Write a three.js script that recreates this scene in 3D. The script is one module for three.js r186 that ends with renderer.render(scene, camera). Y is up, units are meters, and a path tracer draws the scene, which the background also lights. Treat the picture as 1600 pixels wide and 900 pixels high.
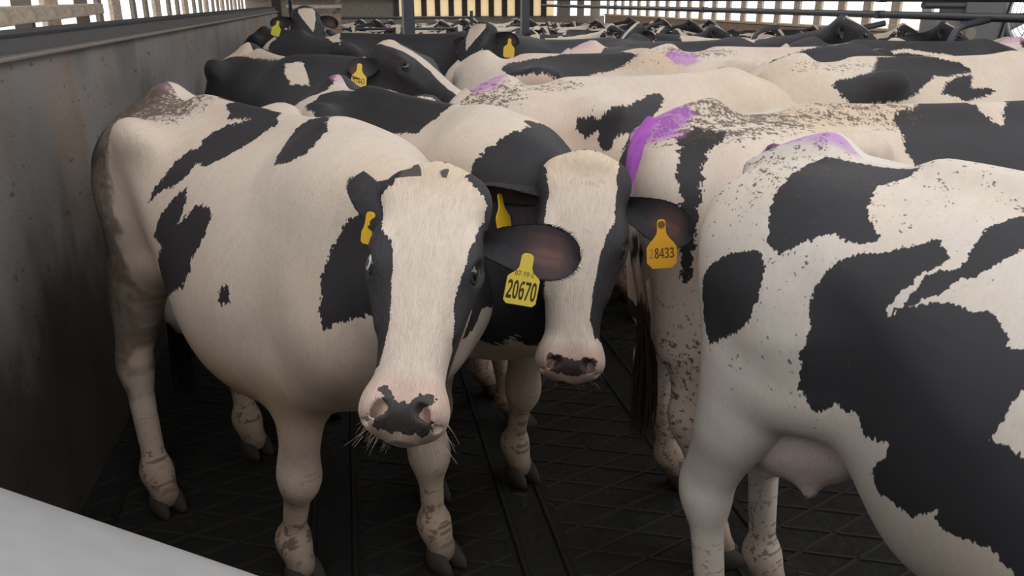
import * as THREE from 'three';
import { mergeGeometries } from 'three/addons/utils/BufferGeometryUtils.js';
import { RoundedBoxGeometry } from 'three/addons/geometries/RoundedBoxGeometry.js';

// ───────────────────────── camera, sky, exposure ─────────────────────────
const scene = new THREE.Scene();
const camera = new THREE.PerspectiveCamera(THREE.MathUtils.radToDeg(2 * Math.atan(450 / 1250)), 16 / 9, 0.05, 200);
camera.rotation.order = 'YXZ';
camera.position.set(0, 1.74, 0);
camera.rotation.set(-THREE.MathUtils.degToRad(19.8), -THREE.MathUtils.degToRad(11.28), 0);
scene.add(camera);
const renderer = new THREE.WebGLRenderer({ antialias: true });
renderer.toneMapping = THREE.LinearToneMapping;
renderer.toneMappingExposure = 1.0;
renderer.shadowMap.enabled = true;
scene.background = new THREE.Color().setRGB(1.7, 1.7, 1.72);      // an evenly bright, hazy overcast sky

// ───────────────────────── small helpers ─────────────────────────
const V3 = (x, y, z) => new THREE.Vector3(x, y, z);
const { clamp, lerp } = THREE.MathUtils;
const sstep = (a, b, x) => { const t = clamp((x - a) / (b - a), 0, 1); return t * t * (3 - 2 * t); };
function rng(seed) { let s = seed >>> 0; return () => { s = (s + 0x6d2b79f5) | 0; let t = Math.imul(s ^ (s >>> 15), 1 | s); t = (t + Math.imul(t ^ (t >>> 7), 61 | t)) ^ t; return ((t ^ (t >>> 14)) >>> 0) / 4294967296; }; }
const LAT = new Float32Array(256 * 256); { const r = rng(77); for (let i = 0; i < LAT.length; i++) LAT[i] = r(); }
function vn(x, y) {                                                 // value noise, 0..1
  const xi = Math.floor(x), yi = Math.floor(y), fx = x - xi, fy = y - yi;
  const sx = fx * fx * (3 - 2 * fx), sy = fy * fy * (3 - 2 * fy), x0 = xi & 255, x1 = (xi + 1) & 255, y0 = (yi & 255) << 8, y1 = ((yi + 1) & 255) << 8;
  const a = LAT[y0 + x0], b = LAT[y0 + x1], c = LAT[y1 + x0], d = LAT[y1 + x1];
  return a + (b - a) * sx + (c - a) * sy + (a - b - c + d) * sx * sy;
}
const fbm = (x, y) => vn(x, y) * 0.5 + vn(x * 2.03 + 17, y * 2.03 + 5) * 0.3 + vn(x * 4.1 + 3, y * 4.1 + 31) * 0.2;
const srgb = (r, g, b) => [r / 255, g / 255, b / 255].map((c) => (c <= 0.04045 ? c / 12.92 : ((c + 0.055) / 1.055) ** 2.4));
const enc = (c) => 255 * (c <= 0.0031308 ? c * 12.92 : 1.055 * c ** (1 / 2.4) - 0.055);
const used = new Map();
function numbered(name) { const n = used.get(name) ?? 0; used.set(name, n + 1); return n ? name + '_' + String(n).padStart(3, '0') : name; }
function mesh(name, geo, mat, parent) { const m = new THREE.Mesh(geo, mat); m.name = name; m.castShadow = m.receiveShadow = true; if (parent) parent.add(m); return m; }
function tag(o, label, category, group) { o.userData.label = label; o.userData.category = category; if (group) o.userData.group = group; return o; }
function struct(name, geo, mat) { const m = mesh(name, geo, mat, scene); m.userData.kind = 'structure'; return m; }
function bx(x0, x1, y0, y1, z0, z1) { const g = new THREE.BoxGeometry(x1 - x0, y1 - y0, z1 - z0); g.translate((x0 + x1) / 2, (y0 + y1) / 2, (z0 + z1) / 2); return g; }
function boxUV(g, s = 1) {                                         // uv in metres, by the dominant axis of each face
  if (g.index) g = g.toNonIndexed();
  const p = g.attributes.position, n = g.attributes.normal, uv = new Float32Array(p.count * 2);
  for (let i = 0; i < p.count; i++) {
    const ax = Math.abs(n.getX(i)), ay = Math.abs(n.getY(i)), az = Math.abs(n.getZ(i));
    if (ay >= ax && ay >= az) { uv[2 * i] = p.getX(i) * s; uv[2 * i + 1] = p.getZ(i) * s; } else if (ax >= az) { uv[2 * i] = p.getZ(i) * s; uv[2 * i + 1] = p.getY(i) * s; } else { uv[2 * i] = p.getX(i) * s; uv[2 * i + 1] = p.getY(i) * s; }
  }
  g.setAttribute('uv', new THREE.BufferAttribute(uv, 2));
  return g;
}
function dataTex(w, h, fn, colour = true, wrap = THREE.RepeatWrapping) {   // fn(u, v, out) with out linear 0..1
  const d = new Uint8Array(w * h * 4), o = [0, 0, 0];
  for (let j = 0; j < h; j++) for (let i = 0; i < w; i++) {
    fn((i + 0.5) / w, (j + 0.5) / h, o);
    const k = (j * w + i) * 4;
    for (let c = 0; c < 3; c++) d[k + c] = colour ? clamp(enc(Math.max(0, o[c])), 0, 255) : clamp(o[c] * 255, 0, 255);
    d[k + 3] = 255;
  }
  const t = new THREE.DataTexture(d, w, h);
  t.magFilter = THREE.LinearFilter; t.minFilter = THREE.LinearFilter; [t.wrapS, t.wrapT] = Array.isArray(wrap) ? wrap : [wrap, wrap];
  if (colour) t.colorSpace = THREE.SRGBColorSpace;
  t.needsUpdate = true;
  return t;
}

// ───────────────────────── implicit surfaces ─────────────────────────
const smin = (a, b, k) => { const h = Math.max(k - Math.abs(a - b), 0) / k; return Math.min(a, b) - h * h * k * 0.25; };
function loft(st, N = 96) {                                        // st rows: [x, top, bottom, half width, height of the widest line 0..1, exponent above, exponent below]
  const x0 = st[0][0], x1 = st[st.length - 1][0], T = [];
  for (let i = 0; i <= N; i++) {
    const x = x0 + ((x1 - x0) * i) / N;
    let k = 0; while (k < st.length - 2 && st[k + 1][0] < x) k++;
    const A = st[k], B = st[k + 1], P = st[Math.max(0, k - 1)], Q = st[Math.min(st.length - 1, k + 2)], h = B[0] - A[0], t = (x - A[0]) / h;
    const row = [];
    for (let c = 1; c < 7; c++) {
      const mA = k > 0 ? (B[c] - P[c]) / (B[0] - P[0]) : (B[c] - A[c]) / h, mB = k < st.length - 2 ? (Q[c] - A[c]) / (Q[0] - A[0]) : (B[c] - A[c]) / h, t2 = t * t, t3 = t2 * t;
      row.push((2 * t3 - 3 * t2 + 1) * A[c] + (t3 - 2 * t2 + t) * h * mA + (-2 * t3 + 3 * t2) * B[c] + (t3 - t2) * h * mB);
    }
    const [yt, yb, w, c, nt, nb] = row, yc = yb + (yt - yb) * c;
    T.push([yc, Math.max(0.004, yt - yc), Math.max(0.004, yc - yb), Math.max(0.004, w), nt, nb]);
  }
  const at = (x) => { const s = clamp((x - x0) / (x1 - x0), 0, 1) * N, i = Math.min(N - 1, Math.floor(s)), f = s - i, a = T[i], b = T[i + 1]; return [a[0] + (b[0] - a[0]) * f, a[1] + (b[1] - a[1]) * f, a[2] + (b[2] - a[2]) * f, a[3] + (b[3] - a[3]) * f, a[4] + (b[4] - a[4]) * f, a[5] + (b[5] - a[5]) * f]; };
  const radius = (r, cz, sy) => { const n = sy > 0 ? r[4] : r[5], b = sy > 0 ? r[1] : r[2]; return (Math.abs(cz / r[3]) ** n + Math.abs(sy / b) ** n) ** (-1 / n); };
  const f = (x, y, z) => {
    const r = at(x), dy = y - r[0], q = Math.hypot(dy, z) || 1e-6;
    let d = q - radius(r, z / q, dy / q);
    const out = x < x0 ? x0 - x : x > x1 ? x - x1 : 0;
    if (out) d = Math.hypot(Math.max(d, 0), out);
    return d * 0.85;
  };
  f.at = at; f.radius = radius;
  return f;
}
function cone(a, b, ra, rb, flat = 1) {                            // tapered capsule, optionally flattened across z
  const [ax, ay, az0] = a, [bx_, by, bz0] = b, az = az0 / flat, bz = bz0 / flat, dx = bx_ - ax, dy = by - ay, dz = bz - az, L = dx * dx + dy * dy + dz * dz || 1e-9;
  return (x, y, z0) => { const z = z0 / flat, px = x - ax, py = y - ay, pz = z - az, t = clamp((px * dx + py * dy + pz * dz) / L, 0, 1); return (Math.hypot(px - dx * t, py - dy * t, pz - dz * t) - (ra + (rb - ra) * t)) * Math.min(1, flat); };
}
function ball(c, r) { const [cx, cy, cz] = c, [rx, ry, rz] = Array.isArray(r) ? r : [r, r, r], m = Math.min(rx, ry, rz); return (x, y, z) => (Math.hypot((x - cx) / rx, (y - cy) / ry, (z - cz) / rz) - 1) * m; }
// Field = list of { f, k, cut }: joined in order by a smooth minimum; a cut is carved out.
function evalField(list, x, y, z) {
  let d = 1e3;
  for (const p of list) { const v = p.f(x, y, z); d = p.cut ? -smin(-d, v, p.k) : smin(d, v, p.k); }
  return d;
}
// Naive surface nets over a box, skipping blocks far from the surface. skipCell(x,y,z) leaves out quads.
function surfaceNets(list, lo, hi, c, skip) {
  const nx = Math.ceil((hi[0] - lo[0]) / c) + 1, ny = Math.ceil((hi[1] - lo[1]) / c) + 1, nz = Math.ceil((hi[2] - lo[2]) / c) + 1, D = new Float32Array(nx * ny * nz), B = 6, half = (B * c * Math.sqrt(3)) / 2;
  for (let bz = 0; bz < nz; bz += B) for (let by = 0; by < ny; by += B) for (let bxx = 0; bxx < nx; bxx += B) {
    const cx = lo[0] + (bxx + (B - 1) / 2) * c, cy = lo[1] + (by + (B - 1) / 2) * c, cz = lo[2] + (bz + (B - 1) / 2) * c;
    let d = 1e3; const each = [];
    for (const p of list) { const v = p.f(cx, cy, cz); each.push(v); d = p.cut ? -smin(-d, v, p.k) : smin(d, v, p.k); }
    const far = Math.abs(d) > half * 1.5 + 2 * c;
    let near = list;
    if (!far) near = list.filter((p, i) => p.cut ? each[i] < half * 1.6 + p.k + c : each[i] < Math.max(d, 0) + half * 2.4 + p.k + 0.02);
    for (let k = bz; k < Math.min(nz, bz + B); k++) for (let j = by; j < Math.min(ny, by + B); j++) for (let i = bxx; i < Math.min(nx, bxx + B); i++)
      D[(k * ny + j) * nx + i] = far ? d : evalField(near, lo[0] + i * c, lo[1] + j * c, lo[2] + k * c);
  }
  const id = new Int32Array(nx * ny * nz).fill(-1), pos = [], index = [], sx = 1, sy = nx, sz = nx * ny, off = [0, sx, sy, sx + sy, sz, sx + sz, sy + sz, sx + sy + sz];
  const E = [[0, 1], [2, 3], [4, 5], [6, 7], [0, 2], [1, 3], [4, 6], [5, 7], [0, 4], [1, 5], [2, 6], [3, 7]];
  for (let k = 0; k < nz - 1; k++) for (let j = 0; j < ny - 1; j++) for (let i = 0; i < nx - 1; i++) {
    const o = k * sz + j * sy + i; let m = 0;
    for (let q = 0; q < 8; q++) if (D[o + off[q]] < 0) m |= 1 << q;
    if (m === 0 || m === 255) continue;
    let n = 0, px = 0, py = 0, pz = 0;
    for (const [a, b] of E) {
      if (((m >> a) & 1) === ((m >> b) & 1)) continue;
      const da = D[o + off[a]], db = D[o + off[b]], t = da / (da - db);
      px += (a & 1) + ((b & 1) - (a & 1)) * t; py += ((a >> 1) & 1) + (((b >> 1) & 1) - ((a >> 1) & 1)) * t; pz += (a >> 2) + ((b >> 2) - (a >> 2)) * t; n++;
    }
    id[o] = pos.length / 3; pos.push(lo[0] + (i + px / n) * c, lo[1] + (j + py / n) * c, lo[2] + (k + pz / n) * c);
  }
  const quad = (a, b, d, e, flip) => {
    if (a < 0 || b < 0 || d < 0 || e < 0) return;
    if (skip) { const mx = (pos[3 * a] + pos[3 * d]) / 2, my = (pos[3 * a + 1] + pos[3 * d + 1]) / 2, mz = (pos[3 * a + 2] + pos[3 * d + 2]) / 2; if (skip(mx, my, mz)) return; }
    if (flip) index.push(a, d, b, a, e, d); else index.push(a, b, d, a, d, e);
  };
  for (let k = 1; k < nz - 1; k++) for (let j = 1; j < ny - 1; j++) for (let i = 1; i < nx - 1; i++) {
    const o = k * sz + j * sy + i, s = D[o] < 0;
    if (s !== D[o + sx] < 0) quad(id[o - sy - sz], id[o - sz], id[o], id[o - sy], !s);
    if (s !== D[o + sy] < 0) quad(id[o - sx - sz], id[o - sx], id[o], id[o - sz], !s);
    if (s !== D[o + sz] < 0) quad(id[o - sx - sy], id[o - sy], id[o], id[o - sx], !s);
  }
  const g = new THREE.BufferGeometry();
  g.setAttribute('position', new THREE.Float32BufferAttribute(pos, 3)); g.setIndex(index); g.computeVertexNormals();
  return g;
}

// ───────────────────────── the cow ─────────────────────────
const WHITE = srgb(222, 206, 190), BLACK = srgb(47, 45, 48), PINK = srgb(214, 160, 146);
const hairBump = (() => { const t = dataTex(512, 512, (u, v, o) => { o[0] = o[1] = o[2] = 0.6 * vn(u * 256, v * 46) + 0.4 * vn(u * 120 + 9, v * 28); }, false); t.wrapS = t.wrapT = THREE.MirroredRepeatWrapping; return t; })();
const HX0 = -0.35, HW = 2.6, VH = 1.9;                               // side coordinates covered by a coat texture
const unfold = (y, z) => y + sstep(1.0, 1.4, y) * Math.max(0, 0.34 - Math.abs(z)) * 0.9;

// Coat texture: lower half the right side, upper half the left side. coat = { base, right, left, patches(noise), dirt }
function coatTexture(coat, W, H) {
  const h2 = H / 2, masks = [];
  for (const side of [0, 1]) {
    const cv = document.createElement('canvas'); cv.width = W; cv.height = h2;
    const g = cv.getContext('2d'); g.fillStyle = coat.base === 'b' ? '#ff0000' : '#000000'; g.fillRect(0, 0, W, h2);
    for (const p of (side ? coat.left : coat.right) ?? []) {          // [colour, x, v, x, v, ...]: b black, w white
      g.fillStyle = p[0] === 'b' ? '#ff0000' : '#000000'; g.beginPath();
      for (let i = 1; i < p.length; i += 2) g[i === 1 ? 'moveTo' : 'lineTo'](((p[i] - HX0) / HW) * W, (p[i + 1] / VH) * h2);
      g.closePath(); g.fill();
    }
    masks.push(g.getImageData(0, 0, W, h2).data);
  }
  const px = W / HW, py = h2 / VH, seed = coat.seed ?? 1, wt = coat.white ?? WHITE, bk = coat.black ?? BLACK, wob = coat.wobble ?? 1;
  return dataTex(W, H, (u, vv, o) => {
    const side = vv < 0.5 ? 0 : 1, x = HX0 + u * HW, v = (side ? vv - 0.5 : vv) * 2 * VH, a = x + seed * 3.1 + side * 40;
    // ragged hair edges: warp along and across the lie of the coat
    const wx = (vn(a * 50, v * 50) - 0.5) * 0.016 * wob + (vn(a * 230, v * 130) - 0.5) * 0.014 * wob, wy = (vn(a * 50 + 50, v * 50) - 0.5) * 0.014 * wob + (vn(a * 260 + 9, v * 60 + 4) - 0.5) * 0.022 * wob;
    const ix = clamp(Math.round((x + wx - HX0) * px), 0, W - 1), iy = clamp(Math.round((v + wy) * py), 0, h2 - 1);
    let b = masks[side][(iy * W + ix) * 4] > 127 ? 1 : 0;
    if (coat.noise && (side === 1 || coat.noise.both)) {
      const n = fbm((x + wx) * coat.noise.f + seed * 13.7 + side * 31, (v + wy) * coat.noise.f * 0.8 + seed * 7.3);
      if (n > coat.noise.t && v > 0.72) b = b ? 0 : 1;
    }
    const str = 0.94 + 0.12 * (0.55 * vn(a * 240, v * 60) + 0.45 * vn(a * 60, v * 22)), tone = 0.93 + 0.14 * fbm(a * 3, v * 3 + 8);
    if (side === 1 && W > 600 && v > 0.62) { const c = b ? bk : wt; o[0] = c[0]; o[1] = c[1]; o[2] = c[2]; return; }
    const c = b ? bk : wt, m = b ? str * (0.75 + 0.5 * fbm(a * 5 + 3, v * 5)) : str * tone;
    o[0] = c[0] * m; o[1] = c[1] * m; o[2] = c[2] * m;
    if (!b) {                                                         // yellowish staining in soft blotches
      const st = 0.5 * sstep(0.45, 0.75, fbm(a * 2.2 + 30, v * 2.6)); o[2] *= 1 - 0.2 * st; o[1] *= 1 - 0.07 * st;
      const pk = (coat.pink ?? 0.25) * sstep(0.5, 0.8, fbm(a * 2.7 + 70, v * 2.1)); o[1] *= 1 - 0.16 * pk; o[2] *= 1 - 0.2 * pk;
    }
    // dried manure: specks on the rump, crust on the lower legs
    let dirt = 0;
    for (const q of coat.specks ?? []) {                              // [x, v, radius x, radius v, strength]
      const e = 1 - Math.hypot((x - q[0]) / q[2], (v - q[1]) / q[3]);
      if (e > 0) dirt = Math.max(dirt, sstep(0.86 - q[4] * Math.min(1, e * 2.2), 0.93 - q[4] * Math.min(1, e * 2.2) * 0.9, 0.55 * vn(a * 260 + v * 60, v * 200) + 0.45 * vn(a * 62 + v * 20, v * 72)));
    }
    dirt = Math.max(dirt, sstep(0.86, 0.94, vn(a * 190 + 5, v * 150)) * 0.4 * (coat.fleck ?? 0.4));
    const low = 1 - sstep(0.16, 0.62, v); if (low > 0) dirt = Math.max(dirt, 0.8 * low * sstep(0.72 - 0.14 * low, 0.82 - 0.12 * low, 0.5 * vn(a * 60, v * 44) + 0.5 * vn(a * 190, v * 150)));
    const mud = (1 - sstep(0.12, 0.5, v + 0.12 * (fbm(a * 12, v * 9) - 0.5))) * 0.55; for (let k = 0; k < 3; k++) o[k] *= lerp(1, [0.62, 0.5, 0.38][k], mud);
    const hem = (1 - sstep(0.05, 0.16, v)) * 0.75; dirt = Math.max(dirt, hem);
    for (let k = 0; k < 3; k++) o[k] = lerp(o[k], [0.075, 0.048, 0.033][k], dirt * 0.85);
    for (const q of coat.paint ?? []) {                               // tail paint, and rear shading put in as colour [x, v, rx, rv, r, g, b, strength]
      const e = 1 - Math.hypot((x - q[0]) / q[2], (v - q[1]) / q[3]) + (fbm(a * 14, v * 14) - 0.5) * (q[8] ?? 0.7);
      const s = sstep(0, q[8] ? 0.12 : 0.4, e) * q[7] * (0.75 + 0.25 * vn(a * 60, v * 60)); for (let k = 0; k < 3; k++) o[k] = lerp(o[k], q[4 + k], s);
    }
    for (const q of coat.stainAndShade ?? []) {                               // soft wide stains, and the shade painted on one rear [x, v, rx, rv, r, g, b, strength]
      const e = 1 - Math.hypot((x - q[0]) / q[2], (v - q[1]) / q[3]) + (fbm(a * 6, v * 6) - 0.5) * 0.9; const s = sstep(0, 0.8, e) * q[7]; for (let k = 0; k < 3; k++) o[k] *= lerp(1, q[4 + k], s);
    }
  }, true, THREE.ClampToEdgeWrapping);
}

const headLoft = loft([
  [-0.04, -0.035, -0.085, 0.03, 0.5, 2, 2], [-0.02, 0.008, -0.13, 0.068, 0.6, 2.2, 2.2], [0.03, 0.032, -0.17, 0.1, 0.66, 2.5, 2.2], [0.11, 0.045, -0.2, 0.112, 0.68, 2.7, 2.1],
  [0.2, 0.048, -0.212, 0.113, 0.68, 2.7, 2.1], [0.28, 0.04, -0.2, 0.094, 0.64, 2.6, 2], [0.36, 0.03, -0.168, 0.077, 0.6, 2.5, 2], [0.43, 0.024, -0.135, 0.071, 0.55, 2.4, 2.1],
  [0.48, 0.022, -0.122, 0.079, 0.5, 2.5, 2.2], [0.52, 0.012, -0.118, 0.083, 0.48, 2.5, 2.3], [0.548, -0.018, -0.11, 0.066, 0.45, 2.3, 2.3], [0.565, -0.045, -0.09, 0.025, 0.45, 2, 2]], 120);
const headField = (() => {
  const L = [{ f: headLoft, k: 0.01 }];
  for (const s of [-1, 1]) {
    L.push({ f: ball([0.185, 0.012, s * 0.094], [0.045, 0.026, 0.024]), k: 0.03 });          // brow
    L.push({ f: ball([0.03, -0.03, s * 0.085], [0.045, 0.04, 0.035]), k: 0.04 });            // base of the ear
    L.push({ f: cone([0.13, -0.17, s * 0.06], [0.42, -0.118, s * 0.036], 0.045, 0.022), k: 0.04 }); // lower jaw
    L.push({ f: ball([0.505, -0.028, s * 0.05], [0.04, 0.045, 0.033]), k: 0.03 });           // muzzle pad
    L.push({ f: cone([0.215, -0.02, s * 0.1], [0.33, -0.028, s * 0.068], 0.022, 0.014), k: 0.03 });  // cheek ridge
  }
  L.push({ f: ball([0.525, -0.098, 0], [0.036, 0.03, 0.05]), k: 0.02 });                     // chin
  L.push({ f: ball([-0.012, -0.01, 0], [0.035, 0.045, 0.06]), k: 0.04 });                    // poll
  for (const s of [-1, 1]) {
    L.push({ f: ball([0.216, 0.012, s * 0.122], [0.025, 0.021, 0.02]), k: 0.012, cut: true }); // eye socket
    L.push({ f: cone([0.515, 0.014, s * 0.04], [0.532, -0.03, s * 0.068], 0.012, 0.009), k: 0.012, cut: true }); // nostril
    L.push({ f: cone([0.557, -0.083, s * 0.008], [0.5, -0.088, s * 0.095], 0.004, 0.004), k: 0.012, cut: true }); // mouth
  }
  return (u, v, w) => evalField(L, u, v, w);
})();

// Head texture: across = angle round the head (0.5 faces front), up = along the head. paint(u, w, v, ang, o)
function headTexture(paint, W, H) {
  return dataTex(W, H, (s, t, o) => {
    const ang = (s - 0.5) * 2 * Math.PI, u = -0.06 + t * 0.66, r = headLoft.at(clamp(u, -0.03, 0.56)), R = headLoft.radius(r, Math.sin(ang), Math.cos(ang));
    paint(u, R * Math.sin(ang), r[0] + R * Math.cos(ang), ang, o);
  }, true, [THREE.RepeatWrapping, THREE.ClampToEdgeWrapping]);
}
// face: { blaze: [[u, wLeft, wRight] ...], muzzle: [from u, colour], pad: fn, back: 'b'|'w' }
function facePainter(face, seed) {
  const bl = face.blaze ?? [], wt = face.white ?? WHITE, bk = face.black ?? BLACK;
  return (u, w, v, ang, o) => {
    const j1 = (vn(u * 420 + seed, w * 120 + 7) - 0.5) * 0.003 + (vn(u * 34, w * 30 + seed) - 0.5) * 0.006, uu = u + (vn(w * 420 + seed, u * 60) - 0.5) * 0.012;
    let white = false;
    for (let i = 0; i + 1 < bl.length; i++) if (uu >= bl[i][0] && uu < bl[i + 1][0]) { const t = (uu - bl[i][0]) / (bl[i + 1][0] - bl[i][0]); white = w + j1 > lerp(bl[i][1], bl[i + 1][1], t) && w + j1 < lerp(bl[i][2], bl[i + 1][2], t); }
    if (Math.abs(ang) > 1.75 && !face.sideWhite) white = false;
    if (uu > (face.muzzleFrom ?? 9)) white = true;
    if (Math.abs(ang) > 2.0 && uu < 0.1 && face.back) white = face.back === 'w';
    const fur = 0.9 + 0.2 * (0.6 * vn(w * 420 + seed + 3 * vn(u * 22, w * 22), u * 70) + 0.4 * vn(w * 150, u * 40 + seed)), c = white ? wt : bk, m = fur * (white ? 0.95 + 0.1 * fbm(w * 20, u * 14) : 0.7 + 0.6 * fbm(w * 16 + 4, u * 16));
    for (let k = 0; k < 3; k++) o[k] = c[k] * m;
    if (white) { const cr = 0.45 * (1 - sstep(0.0, 0.1, Math.abs(u - 0.0))) ; o[2] *= 1 - 0.3 * cr; o[1] *= 1 - 0.08 * cr; }
    if (face.nose) face.nose(u, w, v, ang, o, seed);
  };
}
const mixTo = (o, c, s) => { for (let k = 0; k < 3; k++) o[k] = lerp(o[k], c[k], s); };

function earGeometry(len, wid, cup, n = 26, m = 14) {                // closed shell along +x, opening towards +z, standing in y
  const pos = [], col = [], idx = [], prof = (s) => wid * (0.34 + 1.0 * Math.sin(Math.PI * Math.min(1, s * 0.62 + 0.06))) * Math.sqrt(Math.max(0, 1 - s ** 5)) * 0.78;
  const r = rng(9);
  for (const face of [1, -1]) for (let i = 0; i <= n; i++) for (let j = 0; j <= m; j++) {
    const s = i / n, t = (j / m) * 2 - 1, hw = prof(s), th = 0.007 * (1 - Math.abs(t) ** 3) * (1 - s ** 6);
    const edge = Math.abs(t) === 1 ? (r() - 0.5) * 0.004 : 0;
    pos.push(len * s + edge, t * hw * (1 - 0.18 * (1 - s)) + edge - 0.012 * s * s, cup * (t * t - 1) * (1 - 0.35 * s) + face * th);
    const inner = face > 0 ? (1 - Math.abs(t) ** 1.5) * sstep(0.3, 0.65, s) * (1 - sstep(0.75, 0.95, s)) : 0, k = 0.8 + 0.5 * vn(s * 30, t * 6 + face * 3), ribs = 0.5 + 0.5 * vn(t * 9 + 40, s * 3);
    col.push(...[0, 1, 2].map((c) => lerp(BLACK[c] * k, [0.2, 0.1, 0.085][c], inner * ribs ** 1.5 * 0.8)));
  }
  const S = (n + 1) * (m + 1);
  for (let i = 0; i < n; i++) for (let j = 0; j < m; j++) { const a = i * (m + 1) + j, b = a + 1, c = a + m + 1, d = c + 1; idx.push(a, c, b, b, c, d, S + a, S + b, S + c, S + b, S + d, S + c); }
  for (let j = 0; j < m; j++) { const a = n * (m + 1) + j; idx.push(a, S + a, a + 1, a + 1, S + a, S + a + 1); }
  for (let i = 0; i < n; i++) for (const j of [0, m]) { const a = i * (m + 1) + j, c = a + m + 1; if (j) idx.push(a, c, S + a, S + a, c, S + c); else idx.push(a, S + a, c, c, S + a, S + c); }
  const g = new THREE.BufferGeometry(); g.setAttribute('position', new THREE.Float32BufferAttribute(pos, 3)); g.setAttribute('color', new THREE.Float32BufferAttribute(col, 3)); g.setIndex(idx); g.computeVertexNormals();
  return g;
}
const earMat = new THREE.MeshStandardMaterial({ vertexColors: true, roughness: 0.85 });
const hairMat = new THREE.MeshStandardMaterial({ color: new THREE.Color().setRGB(...srgb(30, 28, 29)), roughness: 0.8 });
const whiskerMat = new THREE.MeshStandardMaterial({ color: new THREE.Color().setRGB(0.62, 0.56, 0.48), roughness: 0.6 });
const hoofMat = new THREE.MeshStandardMaterial({ color: new THREE.Color().setRGB(0.05, 0.036, 0.027), roughness: 0.7, bumpMap: hairBump, bumpScale: 0.002 });
const eyeMat = new THREE.MeshPhysicalMaterial({ color: new THREE.Color().setRGB(0.008, 0.008, 0.012), roughness: 0.08, clearcoat: 1, clearcoatRoughness: 0.05 });
const scleraMat = new THREE.MeshPhysicalMaterial({ color: new THREE.Color().setRGB(0.62, 0.6, 0.66), roughness: 0.2, clearcoat: 1 });
const lidMat = new THREE.MeshStandardMaterial({ color: new THREE.Color().setRGB(0.022, 0.02, 0.021), roughness: 0.55 });
const udderMat = new THREE.MeshStandardMaterial({ color: new THREE.Color().setRGB(...srgb(222, 206, 196)), roughness: 0.7, bumpMap: hairBump, bumpScale: 0.002 });
function hairs(list, r0, mat, name, parent, seg = 4) {               // list of polylines → thin tapering three-sided strands, one part
  const gs = [];
  for (const pts of list) {
    const c = new THREE.CatmullRomCurve3(pts), g = new THREE.TubeGeometry(c, seg, r0, 3, false), p = g.attributes.position;
    for (let i = 0; i <= seg; i++) { const q = c.getPoint(i / seg), k = 1 - 0.8 * (i / seg); for (let j = 0; j <= 3; j++) { const o = i * 4 + j; p.setXYZ(o, q.x + (p.getX(o) - q.x) * k, q.y + (p.getY(o) - q.y) * k, q.z + (p.getZ(o) - q.z) * k); } }
    g.deleteAttribute('uv'); gs.push(g);
  }
  const m = mesh(name, mergeGeometries(gs), mat, parent); m.userData.kind = 'stuff';
  return m;
}
const clawGeo = (() => {                                              // one claw, toe towards +x, sole at y = 0
  const g = new THREE.SphereGeometry(1, 18, 12), p = g.attributes.position;
  for (let i = 0; i < p.count; i++) {
    let x = p.getX(i), y = p.getY(i), z = p.getZ(i);
    const up = clamp(y * 0.5 + 0.5, 0, 1), yy = 0.075 * Math.min(1, Math.max(0, up * 1.25 - 0.12)), lean = 0.055 * (1 - yy / 0.075);
    p.setXYZ(i, x * (0.052 - 0.012 * up) + lean * (0.35 + 0.65 * Math.max(0, x)), yy, z * (0.029 - 0.006 * Math.max(0, x)));
  }
  g.computeVertexNormals(); return g;
})();
const hoofGeo = mergeGeometries([clawGeo.clone().translate(0, 0, 0.031), clawGeo.clone().translate(0, 0, -0.031)]);

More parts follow.
